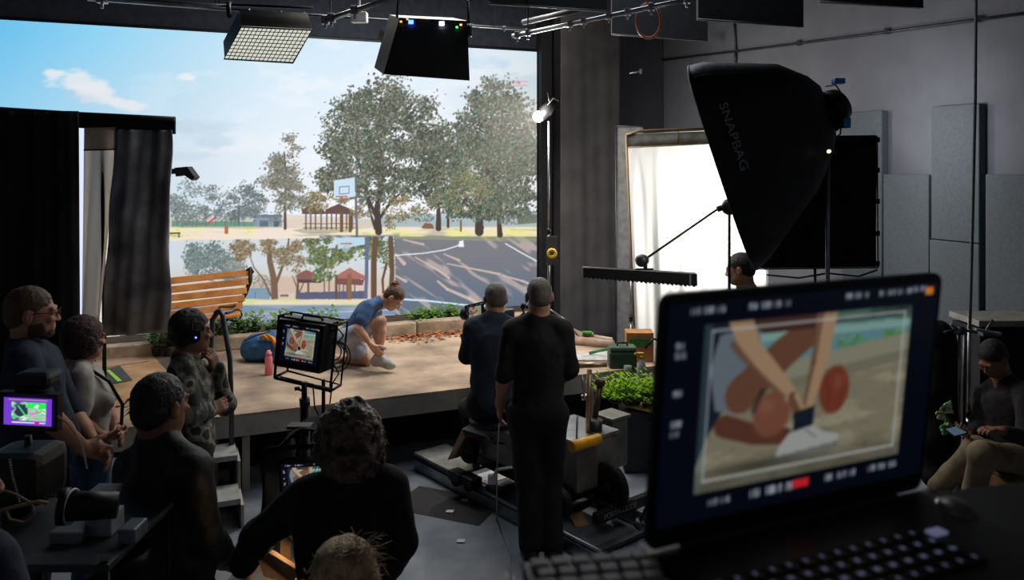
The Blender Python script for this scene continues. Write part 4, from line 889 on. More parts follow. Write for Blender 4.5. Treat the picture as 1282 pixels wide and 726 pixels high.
def hair(D, t, style, m, vox=.0055, seed=1, strands=0, srad=.0016):
    r, f, u = head_axes(D); C = D['head']; M = MX(r, f, u); s = D.get('hs', 1.0); T = lambda x, y, z: C+(r*x+f*y+u*z)*s
    e = lambda p, rad, k=.02, op='+': ell(T(*p), [v*s for v in rad], M, k*s, op)
    cutf = half(T(0, .072, .052), f*.86-u*.5); pr = []; nz = [(.0025, 90, seed), (.0015, 160, seed+1)]
    if style == 'short':
        pr = [e((0, -.020, .038), (.081, .097, .086), .03), e((0, -.055, -.02), (.066, .056, .055), .03), e((0, .058, -.05), (.10, .075, .088), .012, '-'), half(T(0, -.055, -.072), f*.2-u), e((.084, .004, -.012), (.022, .026, .042), .006, '-'), e((-.084, .004, -.012), (.022, .026, .042), .006, '-')]
    elif style == 'crop':
        pr = [e((0, -.018, .034), (.078, .095, .085), .03), e((0, -.055, -.015), (.064, .053, .05), .03), e((0, .058, -.052), (.10, .072, .092), .012, '-'), half(T(0, -.055, -.062), f*.2-u), e((.084, .004, -.012), (.022, .026, .042), .006, '-'), e((-.084, .004, -.012), (.022, .026, .042), .006, '-')]; nz = [(.002, 90, seed)]
    elif style == 'full':
        pr = [e((0, -.020, .045), (.088, .104, .092), .03), e((0, -.055, -.02), (.076, .062, .06), .03), e((.06, -.01, .0), (.026, .04, .05), .02), e((-.06, -.01, .0), (.026, .04, .05), .02), e((0, .066, -.045), (.064, .06, .09), .015, '-'), e((0, .06, -.08), (.12, .07, .06), .01, '-'), half(T(0, -.055, -.085), f*.2-u)]; nz = [(.005, 45, seed), (.003, 110, seed+1)]
    elif style == 'bob':
        pr = [e((0, -.018, .035), (.092, .108, .098), .03), e((0, -.045, -.04), (.088, .072, .075), .04), e((.07, .0, -.03), (.026, .05, .06), .03), e((-.07, .0, -.03), (.026, .05, .06), .03), e((0, .09, -.045), (.056, .065, .085), .015, '-'), half(T(0, -.05, -.112), f*.25-u)]; nz = [(.004, 45, seed), (.002, 110, seed+1)]
    elif style == 'curly':
        pr = [e((0, -.024, .045), (.098, .112, .100), .03), e((0, -.055, -.035), (.092, .075, .075), .04), e((.075, -.01, -.01), (.036, .05, .065), .03), e((-.075, -.01, -.01), (.036, .05, .065), .03), e((0, .09, -.045), (.056, .06, .085), .015, '-'), half(T(0, -.05, -.12), f*.1-u)]; nz = [(.012, 34, seed), (.008, 70, seed+1), (.004, 130, seed+2)]
    elif style == 'bun':
        pr = [e((0, -.020, .036), (.079, .096, .086), .03), e((0, -.052, -.02), (.066, .055, .055), .03), e((0, .06, -.05), (.10, .072, .092), .012, '-'), half(T(0, -.055, -.07), f*.2-u)]; nz = [(.003, (90, 30, 90), seed)]
    o = blob('hair', pr, m, t, vox, nz)
    if strands:
        rr = random.Random(seed); b = MB()
        for q in range(strands):
            th = rr.random()*6.283; ph = rr.uniform(-.5, 1.4); rad = Vector((math.cos(th)*math.cos(ph), math.sin(th)*math.cos(ph)*1.0, math.sin(ph)))
            if rad.y > .35 and rad.z < .55: continue
            base = T(rad.x*.085, rad.y*.10-.02, rad.z*.09+.02); dr = (r*rad.x+f*rad.y+u*rad.z); tg = dr.cross(Vector((rr.uniform(-1, 1), rr.uniform(-1, 1), rr.uniform(-1, 1)))).normalized(); L = rr.uniform(.016, .042)*(1 if style == 'curly' else .5)
            pts = [base+dr*(L*.3*k)+tg*(math.sin(k*1.3)*L*.55)+Vector((0, 0, -L*.06*k*k)) for k in range(5)]; b.tube(pts, [srad, srad, srad, srad*.8, srad*.3], 4)
        b.build('loose_strands', m, o)
    return o
def person(label, D, top, bot, skin=m_skin, hairs=('short', m_hair), shoe=m_shoe, sleeve=2.0, group=None, w=1.0, belly=0.0, bust=0.0, vox=.006, wrinkle=.006, hem=.06, shorts=None, loose=.006, hands=None, hw=1.0, topname='shirt', botname='trousers', strands=0, sl_inf=.014, shoes=True, legs=True):
    base = (D['ankL']+D['ankR'])/2; zb = min(D['ankL'].z, D['ankR'].z)-.085*D['k']; t = thing('person', label, 'person', (base.x, base.y, max(0, zb)), 0, group)
    sh, hp, up, sd, s2_ = torso_axes(D); k = D['k']
    B = torso_prims(D, -.004, w, belly*.8, bust*.8)+head_prims(D)
    for s, q in (('L', -1), ('R', 1)):
        B += arm_prims(D, s, 0, w, 2.0); B += leg_prims(D, s, 0 if shorts else -.004, w, 2.0)
        if shoes: B += foot_prims(D, s, -.004)
        else: B += foot_prims(D, s, 0)
        hd = nv(D.get('hdir'+s, D['hd'+s]-D['wr'+s] if ('hd'+s) in D else D['wr'+s]-D['el'+s])); pn = D.get('pn'+s, -sd*q*.8+D['f']*.2); B += hand_prims(D['wr'+s], hd, pn, D.get('ts'+s, q*-1 if False else (1 if s == 'R' else -1)), D.get('curl'+s, .5), .98*k)
    blob('body', B, skin, t, vox)
    # top
    S = torso_prims(D, .010, w, belly, bust)
    S.append(half(hp-up*(hem), -up))
    for s in 'LR': S += arm_prims(D, s, sl_inf, w, sleeve, True)
    bkd = up.cross(sd)*-.02
    S.append(cap(sh-up*.05+bkd, D['neck']-up*.012+bkd*.5, .085*k*w, .064*k*w, .04))
    o = blob(topname, S, top, t, vox*1.1, [(wrinkle, 9, 11), (wrinkle*.6, 22, 12)])
    # bottoms
    Pn = [ell(hp+up*.03, (.168*k*w+.004, .118*k*w+.004, .115*k), MX(s2_, up.cross(s2_), up), .05)]
    Pn.append(half(hp+up*.10, up))
    for s in 'LR': Pn += leg_prims(D, s, .010, w, shorts or 1.96, loose)
    blob(botname, Pn, bot, t, vox*1.2, [(wrinkle, 10, 21)])
    if shoes:
        for s in 'LR':
            F_ = foot_prims(D, s, .008); a = D['ank'+s]; 
            F_.append(half(a+Vector((0, 0, .02)), Vector(D.get('fup'+s, (0, 0, 1)))))
            blob('shoe', F_, shoe, t, .006)
    h = hair(D, t, hairs[0], hairs[1], seed=len(label), strands=strands) if hairs else None
    return t, h
def PJ(D, **kw):
    return D

# ---- the crouching woman on the stage (faces right, ties her shoe)
m_blue = mat('blue_cotton', (74, 106, 148), rough=.85, rgb2=(58, 86, 124), scale=8, bump=.2, bscale=30)
m_short = mat('pale_grey_shorts', (170, 176, 192), rough=.85, bump=.2, bscale=30)
m_wshoe = mat('light_grey_shoe', (190, 188, 188), rough=.6)
zs = .6
kn = G(458, 461, zs); Ym = 7.45
D = dict(k=.95, f=nv((1, -.1, 0)), look=nv((.62, -.15, -.78)), hup=(.6, 0, .7),
  shR=P(462, 384, 7.32), shL=P(470, 381, 7.62), elR=P(448, 411, 7.22), wrR=P(466, 433, 7.20), elL=P(470, 412, 7.62), wrL=P(474, 434, 7.42),
  hipR=P(431, 424, 7.36), hipL=P(434, 426, 7.54), kneeR=P(477, 402, 7.34), ankR=P(474, 447, 7.30), toeR=P(492, 457.5, 7.26), hdR=P(474, 442, 7.22), hdL=P(476, 442, 7.36),
  kneeL=P(459, 451, 7.52), ankL=P(420, 449, 7.66), toeL=P(407, 454, 7.66), neck=P(479, 377, 7.46), head=P(493, 373, 7.44), hs=.97)
D = {a: (Vector(v) if isinstance(v, Vector) else v) for a, v in D.items()}
D['curlR'] = .7; D['curlL'] = .7; D['pnR'] = Vector((.3, .9, 0)); D['pnL'] = Vector((.2, -.9, 0)); D['fupL'] = Vector((.1, 0, 1))
wm, hr_ = person('woman in a blue t-shirt crouching on the stage tying her shoe', D, m_blue, m_short, m_skin, ('bun', m_hairb), m_wshoe, sleeve=.62, shorts=.55, vox=.0055, w=.86, bust=.05, loose=.02, hem=.05, wrinkle=.004, botname='shorts', sl_inf=.022, strands=50)
r_, f_, u_ = head_axes(D); bc = D['head']-f_*.085+u_*.075
blob('hair_bun', [ell(bc, (.045, .045, .042), k=.02), ell(bc+u_*.02, (.03, .03, .03), k=.02)], mat('hair_redbrown', (128, 84, 62), rough=.5, bump=.8, bscale=90), wm, .004, [(.010, 45, 3), (.004, 110, 4)])
b = MB(); a = D['ankR']; b.cyl(a+Vector((0, 0, .0)), a+Vector((.006, 0, .085)), .040, 16, .044); b.build('sock', mat('dark_sock', (50, 62, 72), rough=.9), wm)

# ---- standing man in black, back to the camera
m_blk = mat('black_cotton', (26, 26, 27), rough=.9, var=.15, scale=8, bump=.3, bscale=18)
m_blk2 = mat('black_jeans', (20, 20, 22), rough=.85, bump=.3, bscale=26)
Y = 5.12; base = G(684, 689); f = nv((.1, 1, 0))
D = skeleton(Vector((P(684, 600, Y).x, Y, 0)), f, 1.82, dict(
  head=P(675, 371, Y+.02), neck=P(673, 400, Y), shL=P(641, 413, Y), shR=P(705, 413, Y-.02), elL=P(632, 464, Y-.04), wrL=P(626, 506, Y+.06), hdL=P(625, 530, Y+.10), elR=P(713, 462, Y+.02), wrR=P(690, 486, Y+.26),
  hipL=P(655, 520, Y), hipR=P(692, 520, Y), kneeL=P(662, 600, Y+.02), kneeR=P(688, 598, Y+.08), ankL=P(664, 684, 5.02), toeL=P(659, 682, 5.17), ankR=P(692, 684, 5.03), toeR=P(697, 683, 5.18), look=nv((-.12, 1, -.08)), hs=1.04))
D['hdR'] = P(676, 490, Y+.32)
person('man in black with short grey hair standing with his back to the camera', D, m_blk, m_blk2, m_skin2, ('crop', m_hairg), m_shoe, sleeve=1.15, w=1.03, belly=.02, hem=.14, loose=.02)

# ---- seated camera operator
m_navy = mat('navy_shirt', (44, 52, 68), rough=.9, var=.12, scale=8, bump=.3, bscale=18)
Y = 5.85
D = skeleton(G(612, 640), (-.15, 1, 0), 1.8, dict(
  head=P(620, 374, Y+.08), neck=P(619, 398, Y+.02), shL=P(591, 410, Y), shR=P(645, 411, Y), elL=P(584, 446, Y+.06), wrL=P(588, 417, Y+.30), hdL=P(588, 405, Y+.42), elR=P(655, 450, Y+.1), wrR=P(637, 425, Y+.42), hdR=P(632, 415, Y+.5),
  hipL=P(601, 507, Y), hipR=P(632, 508, Y), kneeL=P(586, 510, Y+.43), kneeR=P(640, 512, Y+.43), ankL=P(596, 563, Y+.40), ankR=P(636, 563, Y+.40), toeL=P(594, 566, Y+.56), toeR=P(638, 566, Y+.56), look=nv((-.25, 1, -.1)), hs=1.04))
person('man in a dark navy shirt seated on the dolly, looking into the film camera', D, m_navy, m_blk2, m_skin2, ('crop', m_hairg), m_shoe, sleeve=1.4, w=1.02, belly=.03, hem=.10)

# ---- man with glasses, far left, in profile
m_dteal = mat('dark_blue_shirt', (34, 46, 62), rough=.9, var=.12, scale=8, bump=.3, bscale=18)
Y = 3.9; f = nv((.93, .37, 0))
D = skeleton((P(35, 500, Y).x, Y, 0), f, 1.86, dict(
  head=P(41, 392, Y), neck=P(33, 432, Y+.02), shR=P(28, 452, Y-.17), shL=P(56, 448, Y+.19), elR=P(58, 520, Y-.22), wrR=P(104, 560, Y-.02), hdR=P(128, 566, Y+.05), elL=P(92, 522, Y+.25), wrL=P(122, 560, Y+.12), hdL=P(140, 580, Y+.05),
  look=nv((.93, .37, -.05)), hs=1.08))
D['pnR'] = Vector((0, .9, -.3)); D['pnL'] = Vector((0, -.9, -.3))
p1, h1 = person('bearded man with glasses in profile at the far left, in a dark blue shirt', D, m_dteal, m_blk2, m_skin2, ('short', m_hairb), m_shoe, sleeve=.95, w=1.08, belly=.05, strands=60)
r_, f_, u_ = head_axes(D); C = D['head']; T = lambda x, y, z: C+(r_*x+f_*y+u_*z)*1.08
b = MB()
for q in (1, -1):
    b.tube([T(q*(.031+.02*math.cos(a*math.pi/6)), .104, .004+.016*math.sin(a*math.pi/6)) for a in range(12)], .0018, 5, closed=True); b.tube([T(q*.051, .103, .01), T(q*.078, .05, .012), T(q*.08, -.01, .006)], .002, 5)
b.tube([T(-.011, .106, .006), T(.011, .106, .006)], .002, 5); b.build('glasses', m_black, p1)
bd = [ell(T(0, .052, -.085), (.05, .045, .035), MX(r_, f_, u_), .02), ell(T(.05, .02, -.06), (.02, .045, .045), MX(r_, f_, u_), .02), ell(T(-.05, .02, -.06), (.02, .045, .045), MX(r_, f_, u_), .02), ell(T(0, .105, -.058), (.028, .02, .012), MX(r_, f_, u_), .008, '-')]
blob('beard', bd, mat('beard_brown', (78, 56, 42), rough=.8, bump=.8, bscale=140), p1, .005, [(.003, 90, 5)])

# ---- woman in a grey t-shirt
m_gtee = mat('heather_grey_tee', (178, 172, 166), rough=.9, var=.06, scale=20, bump=.3, bscale=16)
m_jean = mat('blue_jeans', (66, 88, 118), rough=.85, bump=.3, bscale=30)
Y = 4.4; f = nv((.72, .69, 0))
D = skeleton((P(112, 560, Y).x, Y, 0), f, 1.68, dict(
  head=P(106, 424, Y+.02), neck=P(98, 458, Y), shR=P(102, 474, Y-.16), shL=P(112, 470, Y+.13), elR=P(97, 528, Y-.20), wrR=P(130, 547, Y-.04), hdR=P(146, 546, Y+.02), elL=P(133, 512, Y+.16), wrL=P(145, 536, Y+.10), hdL=P(152, 545, Y+.05),
  look=nv((.68, .72, -.06)), hs=1.0))
D['pnR'] = Vector((.2, .8, .3)); D['pnL'] = Vector((-.6, -.5, -.2)); D['curlR'] = .9
p2, h2 = person('woman in a light grey t-shirt with short dark hair and a strap across her body', D, m_gtee, m_jean, m_skin2, ('bob', mat('hair_auburn', (58, 34, 30), rough=.5, bump=.8, bscale=140)), m_shoe, sleeve=.75, w=.90, bust=.065, strands=70, sl_inf=.02)
sh_, hp_, up_, sd_, s2__ = torso_axes(D); ff = up_.cross(sd_)
b = MB(); b.tube([D['shR']-sd_*.07+Vector((0, 0, .055)), D['shR']-sd_*.11+ff*.12+Vector((0, 0, -.06)), sh_.lerp(hp_, .4)+ff*.175, sh_.lerp(hp_, .75)-sd_*.10+ff*.155, hp_-sd_*.17+ff*.06], .010, 6); b.build('cross_strap', m_black, p2)

# ---- young man with headphones in a camouflage jacket
def camo():
    m = bpy.data.materials.new('camouflage_cloth'); m.use_nodes = True; nt = m.node_tree; bs = nt.nodes['Principled BSDF']; bs.inputs['Roughness'].default_value = .9
    tc = nt.nodes.new('ShaderNodeTexCoord'); n = nt.nodes.new('ShaderNodeTexNoise'); n.inputs['Scale'].default_value = 11; n.inputs['Detail'].default_value = 2.5; cr = nt.nodes.new('ShaderNodeValToRGB'); cr.color_ramp.interpolation = 'CONSTANT'
    el = cr.color_ramp.elements; el[0].position = 0; el[0].color = (*lin((40, 42, 40)), 1); el[1].position = .45; el[1].color = (*lin((92, 92, 82)), 1)
    for p, c in ((.54, (140, 136, 124)), (.63, (48, 50, 44))): e = el.new(p); e.color = (*lin(c), 1)
    nt.links.new(tc.outputs['Object'], n.inputs['Vector']); nt.links.new(n.outputs['Fac'], cr.inputs['Fac']); nt.links.new(cr.outputs['Color'], bs.inputs['Base Color']); return m
Y = 4.45; f = nv((.82, .57, 0))
D = skeleton((P(240, 560, Y).x, Y, 0), f, 1.74, dict(
  head=P(240, 416, Y), neck=P(232, 448, Y), shR=P(226, 464, Y-.15), shL=P(248, 462, Y+.18), elR=P(238, 517, Y-.20), wrR=P(262, 515, Y+.0), hdR=P(275, 508, Y+.06), elL=P(281, 505, Y+.20), wrL=P(270, 463, Y+.10), hdL=P(264, 444, Y+.07),
  look=nv((.86, .5, .0)), hs=1.0))
D['pnL'] = Vector((-.9, .2, -.1)); D['curlL'] = 1.0; D['hdirL'] = P(264, 440, Y+.06)-P(270, 463, Y+.10)
p3, h3 = person('young man in a camouflage jacket and headphones with a hand to his mouth', D, camo(), m_blk2, m_skin3, ('full', m_hair), m_shoe, sleeve=1.97, w=.98, hem=.16, wrinkle=.010, topname='jacket', sl_inf=.022, strands=60)
r_, f_, u_ = head_axes(D); C = D['head']; T = lambda x, y, z: C+r_*x+f_*y+u_*z
b = MB(); b.tube([T(.098*math.cos(a), -.012, .125*math.sin(a)) for a in [math.pi*i/14 for i in range(15)]], .006, 8); hb = b.build('headphones', m_satin, p3)
b = MB(); b.cyl(T(.075, -.005, -.005), T(.105, -.005, -.005), .036, 20); b.cyl(T(-.075, -.005, -.005), T(-.105, -.005, -.005), .036, 20); b.build('ear_cup', m_satin, hb)
b = MB(); b.lathe(T(.105, .006, -.01), r_, [(.005, 0), (.005, .002), (.001, .003)], 10); b.build('blue_light', mat('blue_led', (40, 60, 255), emit=(60, 70, 255), estr=12), hb)

# ---- man in a dark jacket, back to us, nearer
m_jkt = mat('black_jacket', (22, 21, 24), rough=.6, var=.15, scale=6, bump=.35, bscale=14)
Y = 3.0; f = nv((.55, .83, 0))
D = skeleton((P(212, 700, Y).x, Y, 0), f, 1.71, dict(
  head=P(202, 508, Y), neck=P(196, 552, Y-.01), shL=P(168, 585, Y+.08), shR=P(240, 588, Y-.12), elL=P(165, 668, Y+.10), wrL=P(180, 735, Y+.22), elR=P(254, 668, Y-.06), wrR=P(284, 700, Y+.16), hdR=P(296, 706, Y+.24), look=nv((.42, .9, -.04)), hs=1.03))
D['neck'] = P(198, 550, Y-.01)
person('man in a black jacket with short dark hair, back turned, left of the curly-haired person', D, m_jkt, m_blk2, m_skin3, ('short', mat('hair_black_grey', (40, 36, 36), rough=.5, bump=.4, bscale=190, rgb2=(22, 20, 20), scale=30)), m_shoe, sleeve=1.95, w=1.08, belly=.02, hem=.1, topname='jacket', sl_inf=.022, strands=80)

# ---- curly-haired person in black, arm reaching left
Y = 2.6; f = nv((-.05, 1, 0))
D = skeleton((P(432, 700, Y).x, Y, 0), f, 1.74, dict(
  head=P(437, 556, Y+.02), neck=P(434, 606, Y-.01), shL=P(383, 625, Y-.02), shR=P(486, 612, Y), elL=P(323, 672, Y+.10), wrL=P(303, 708, Y+.20), hdL=P(322, 716, Y+.30), elR=P(500, 680, Y-.02), wrR=P(470, 735, Y+.16),
  look=nv((-.25, 1, -.15)), hs=1.02))
person('person with curly grey-brown hair in a black top, seen from behind reaching left', D, m_blk, m_blk2, m_skin2, ('curly', mat('hair_curly', (140, 118, 102), rough=.4, bump=.8, bscale=120, scale=30, rgb2=(60, 48, 42))), m_shoe, sleeve=1.93, w=1.0, hem=.12, strands=620, sl_inf=.018)

# ---- blond person at the bottom
Y = 1.9; f = nv((-.2, 1, 0))
D = skeleton((P(432, 860, Y).x, Y, 0), f, 1.66, dict(head=P(432, 732, Y), neck=P(434, 792, Y-.03), look=nv((-.35, .9, -.2))))
for s, q in (('L', -1), ('R', 1)): D['sh'+s].z -= .06; D['sh'+s].z = min(D['sh'+s].z, 1.36)
D['head'] = P(430, 736, Y)
pb, hb_ = person('person with blond hair loosely tied up, only the head showing at the bottom', D, m_blk, m_blk2, m_skin, ('bun', m_hairbl), m_shoe, sleeve=1.9, w=.9, strands=90)
r_, f_, u_ = head_axes(D); bc = D['head']-f_*.07+u_*.085+r_*.03
rr = random.Random(3); b = MB()
blob('hair_bun', [ell(bc, (.036, .036, .030), k=.02)], m_hairbl, pb, .004, [(.010, 40, 3), (.004, 100, 4)])
for q in range(70):
    d = nv((rr.uniform(-1, 1), rr.uniform(-1, 1), rr.uniform(-.2, 1))); t2 = nv((rr.uniform(-1, 1), rr.uniform(-1, 1), rr.uniform(-.6, .2))); L = rr.uniform(.03, .06); b.tube([bc+d*.028, bc+d*(.028+L*.4)+t2*L*.3, bc+d*(.028+L*.6)+t2*L*.9], [.0012, .001, .0004], 4)
b.build('loose_strands', m_hairbl, pb)

# ---- sleeve of a person at the bottom left corner
Y = 1.75; f = nv((.7, .7, 0))
D = skeleton((P(-75, 860, Y).x, Y, 0), f, 1.68)
D['shR'] = P(-30, 716, Y-.02)
D['shL'] = P(-105, 716, Y+.12); D['neck'] = P(-70, 690, Y); D['head'] = P(-68, 612, Y+.03); D['elR'] = P(22, 800, Y-.05); D['wrR'] = P(80, 850, Y+.15); D['hdR'] = P(100, 860, Y+.2)
D['shR'] = P(-14, 705, Y)
person('person in a dark sleeve, only a shoulder showing in the bottom left corner', D, m_navy, m_blk2, m_skin2, ('short', m_hair), m_shoe, sleeve=1.9, w=1.0)

# ---- man half hidden behind the laptop lid, before the white cloth
Y = 6.25; f = nv((-.7, .5, 0))
D = skeleton((P(930, 500, Y).x, Y, 0), f, 1.84, dict(head=P(926, 337, Y), neck=P(935, 362, Y+.02), shL=P(921, 380, Y-.12), shR=P(958, 382, Y+.14), look=nv((-.9, .4, -.2)), hs=1.06))
person('man with dark hair standing before the white cloth, half hidden by the laptop lid', D, mat('dark_slate_shirt', (42, 44, 50), rough=.9), m_blk2, m_skin2, ('short', m_hair), m_shoe, sleeve=.9, w=1.0)

# ---- seated man on the right with a phone
m_khaki = mat('khaki_trousers', (142, 126, 100), rough=.9, rgb2=(112, 98, 78), scale=6, bump=.3, bscale=18)
Y = 5.3; f = nv((-.85, -.5, 0))
D = dict(k=1.0, f=f, look=nv((-.72, -.35, -.6)), head=P(1243, 449, Y), neck=P(1256, 476, Y+.05), shR=P(1232, 494, Y+.18), shL=P(1284, 494, Y-.16), elR=P(1226, 536, Y+.12), wrR=P(1212, 545, Y-.10), hdR=P(1202, 541, Y-.18), elL=P(1284, 548, Y-.28), wrL=P(1255, 540, Y-.34), hdL=P(1236, 536, Y-.36),
  hipR=P(1258, 574, Y+.12), hipL=P(1285, 576, Y-.08), kneeR=P(1222, 562, 5.12), ankR=P(1173, 612, 5.45), toeR=P(1158, 623, 5.40), kneeL=P(1230, 568, 4.95), ankL=P(1212, 646, 5.22), toeL=P(1195, 650, 5.05))
D = {a: v for a, v in D.items()}; D['pnR'] = Vector((0, -.3, .9)); D['pnL'] = Vector((0, 0, -1)); D['curlR'] = .6
person('man in a dark sweater and khaki trousers seated at the right looking at a phone', D, mat('dark_brown_sweater', (44, 40, 40), rough=.95, bump=.3, bscale=30), m_khaki, m_skin3, ('short', m_hair), mat('brown_shoe', (64, 54, 48), rough=.6), sleeve=1.85, w=1.0, belly=.02, loose=.02)
ph = thing('mobile_phone', 'dark mobile phone in the hand of the man seated at the right', 'phone', P(1200, 541, Y-.16))
R = Matrix.Rotation(.5, 3, 'Z') @ Matrix.Rotation(.4, 3, 'X'); b = MB(); b.box(P(1197, 540, Y-.20), (.072, .036, .005), R, bev=.003); b.build('phone_body', m_black, ph)
b = MB(); b.box(P(1197, 540, Y-.20)+R @ Vector((0, 0, .0055)), (.066, .032, .0006), R); b.build('phone_screen', mat('phone_glow', (60, 70, 84), emit=(90, 110, 130), estr=.5), ph)
# ================================================================= RIGHT: LIGHTING GEAR
def stand(label, top, base, r=.012, name='light_stand', n=3, spread=.35, mats=None, group=None, knuckle=True, ang=0.3):
    t = thing(name, label, 'stand', base, 0, group); m_ = mats or m_dsteel; top = Vector(top); base = Vector(base)
    b = MB(); b.tube([base+Vector((0, 0, .22)), base.lerp(top, .5)], r*1.35, 10); b.build('lower_tube', m_, t)
    b = MB(); b.tube([base.lerp(top, .5), top], r, 10); b.build('pole', m_, t)
    b = MB(); b.cyl(base.lerp(top, .5)-Vector((0, 0, .03)), base.lerp(top, .5)+Vector((0, 0, .03)), r*2.1); b.build('collar', m_black, t)
    for i in range(n):
        a = ang+i*2*math.pi/n; d = Vector((math.cos(a), math.sin(a), 0)); b = MB(); b.tube([base+Vector((0, 0, .34)), base+d*spread*.5+Vector((0, 0, .22)), base+d*spread+Vector((0, 0, .012))], r*.8, 8); lg = b.build('leg', m_, t)
    return t
# backlit white cloth on a frame
CY = 8.3
m_bcloth = mat_cloth_trans('white_cloth_backlit', (236, 236, 232), .6)
cf = thing('diffusion_frame', 'large white cloth on a frame, lit brightly from behind, beside the grey flat', 'diffusion cloth', (P(870, 300, CY).x, CY, 0))
def cl(u, v):
    x0 = 785+(798-785)*(1-v); x1 = 962; p = P(x0+(x1-x0)*u, 0, CY); p.z = .25+(ZAT(168-8*u, CY)-.25)*v
    p.y += (.05*math.sin(u*34+v*1.2)+.025*math.sin(u*71-v))*(1-min(1, u*1.6))*(1.05-v)+.008*math.sin(u*19+v*5); return p
b = MB(); b.grid(cl, 140, 50); b.build('cloth', m_bcloth, cf)
b = MB(); b.grid(lambda u, v: P(785+177*u, 184-16*v-7*u, CY-.02), 10, 2); b.build('header_band', mat('header_band_cloth', (176, 172, 160), rough=.9), cf, True, solid=.004)
b = MB(); b.tube([P(784, 169, CY-.03), P(800, 164, CY-.03), P(963, 158, CY-.03)], .014, 8); b.tube([P(784, 169, CY-.03), (P(796, 169, CY).x, CY-.03, .3)], .012, 8); b.tube([P(785, 185, CY-.035), P(963, 176, CY-.035)], .007, 6); b.tube([P(849, 164, CY-.035), P(849, 181, CY-.035)], .006, 6); b.build('frame_tube', mat('brown_webbing', (120, 100, 70), rough=.7), cf)
for px in (790, 958):
    b = MB(); x = P(px, 0, CY+.05).x; b.tube([(x, CY+.05, .02), (x, CY+.05, ZAT(175, CY))], .014, 8); b.tube([(x, CY-.3, .02), (x, CY+.4, .02)], .018, 8); b.build('upright', m_dsteel, cf)

# big black soft bag lamp
Aq, Bq = P(868, 86, 4.55), P(950, 333, 4.55); Fc = (Aq+Bq)/2; Uv = (Aq-Bq)/2; Wv = nv((1.62, 4.5, 0))*.48; Cq = P(1036, 139, 4.75)
def sbp(s, th, off=0.0):
    sc = np.interp(s, [0, .12, .35, .7, .92, 1.0], [1, .97, .84, .64, .40, .26]); c = Fc.lerp(Cq, s); cu, cw = math.cos(th), math.sin(th); ex = .55
    f = lambda v: math.copysign(abs(v)**ex, v)
    return c+Uv*f(cu)*sc+Wv*f(cw)*sc*(1.0 if s < .5 else 1.0)
sbx = thing('softbox_lamp', 'big black soft bag lamp with SNAPBAG lettering, seen from behind', 'lamp', (Fc.x+.35, 4.7, 0))
m_bag = mat('black_nylon', (24, 24, 25), rough=.55, var=.2, scale=4, bump=.3, bscale=9)
b = MB(); NN = 48
ss = [0, .06, .12, .2, .28, .35, .45, .55, .62, .7, .78, .86, .92, .97, 1.0]
vs = [sbp(s, 2*math.pi*k/NN) for s in ss for k in range(NN)]; fs = [(i*NN+k, i*NN+(k+1) % NN, (i+1)*NN+(k+1) % NN, (i+1)*NN+k) for i in range(len(ss)-1) for k in range(NN)]
b.add(vs, fs, True); n0 = len(b.v); b.f.append(tuple(range((len(ss)-1)*NN, len(ss)*NN))); b.sm.append(False)
b.build('bag', m_bag, sbx, True, solid=.006)
b = MB(); vs = [sbp(.03, 2*math.pi*k/NN)*1.0 for k in range(NN)]; b.add(vs, [tuple(range(NN))]); b.build('diffuser', mat('lit_diffuser', (240, 240, 240), emit=(255, 250, 240), estr=2.5), sbx)
b = MB(); b.tube([sbp(0, 2*math.pi*k/NN) for k in range(NN)], .007, 6, closed=True); b.build('rim_piping', m_satin, sbx)
for th in (math.pi*1.25, math.pi*1.5, math.pi*1.75):
    b = MB(); b.tube([sbp(s, th) for s in ss], .004, 5); b.build('seam', m_satin, sbx)
th = math.pi*1.5+.05; o = sbp(.17, th); xd = -Uv.normalized(); yd = (sbp(.3, th)-sbp(.08, th)).normalized(); yd = (yd-xd*yd.dot(xd)).normalized()
lt = text_mesh('lettering', 'SNAPBAG', .085, o+xd.cross(yd)*.014, xd, yd, mat('grey_print', (150, 152, 154), rough=.6, emit=None), sbx)
# its lamp head, yoke and cable
b = MB(); hd_ = nv(Cq-Fc); b.cyl(Cq-hd_*.02, Cq+hd_*.09, .13, 24, .10); b.cyl(Cq+hd_*.09, Cq+hd_*.11, .06, 20); b.build('lamp_head', m_black, sbx)
mb_ = mat('blue_anodised', (60, 120, 190), rough=.3, metal=.6)
b = MB(); b.box(Cq+hd_*.06+Vector((-.03, -.12, .14)), (.03, .03, .016), bev=.004); b.build('blue_fitting', mb_, sbx); b = MB(); b.box(Cq+hd_*.08+Vector((0, -.11, -.11)), (.022, .03, .03), bev=.006); b.build('blue_fitting', mb_, sbx)
b = MB(); b.tube([P(1034, 108, 4.6), P(1046, 106, 4.55), P(1054, 118, 4.5), P(1054, 145, 4.5), P(1052, 168, 4.5), P(1046, 172, 4.5)], .005, 6); b.build('cable', m_satin, sbx)
b = MB(); b.lathe(P(1038, 190, 4.44), (-.5, -.8, .4), [(.001, 0), (.012, .005), (.001, .01)], 14); b.build('lit_gap', mat('warm_leak', (255, 220, 180), emit=(255, 226, 190), estr=1.5), sbx)
stand('steel lamp stand holding up the big black soft bag', P(1036, 175, 4.72), (P(1036, 300, 4.72).x, 4.72, 0), .013, mats=m_steel)
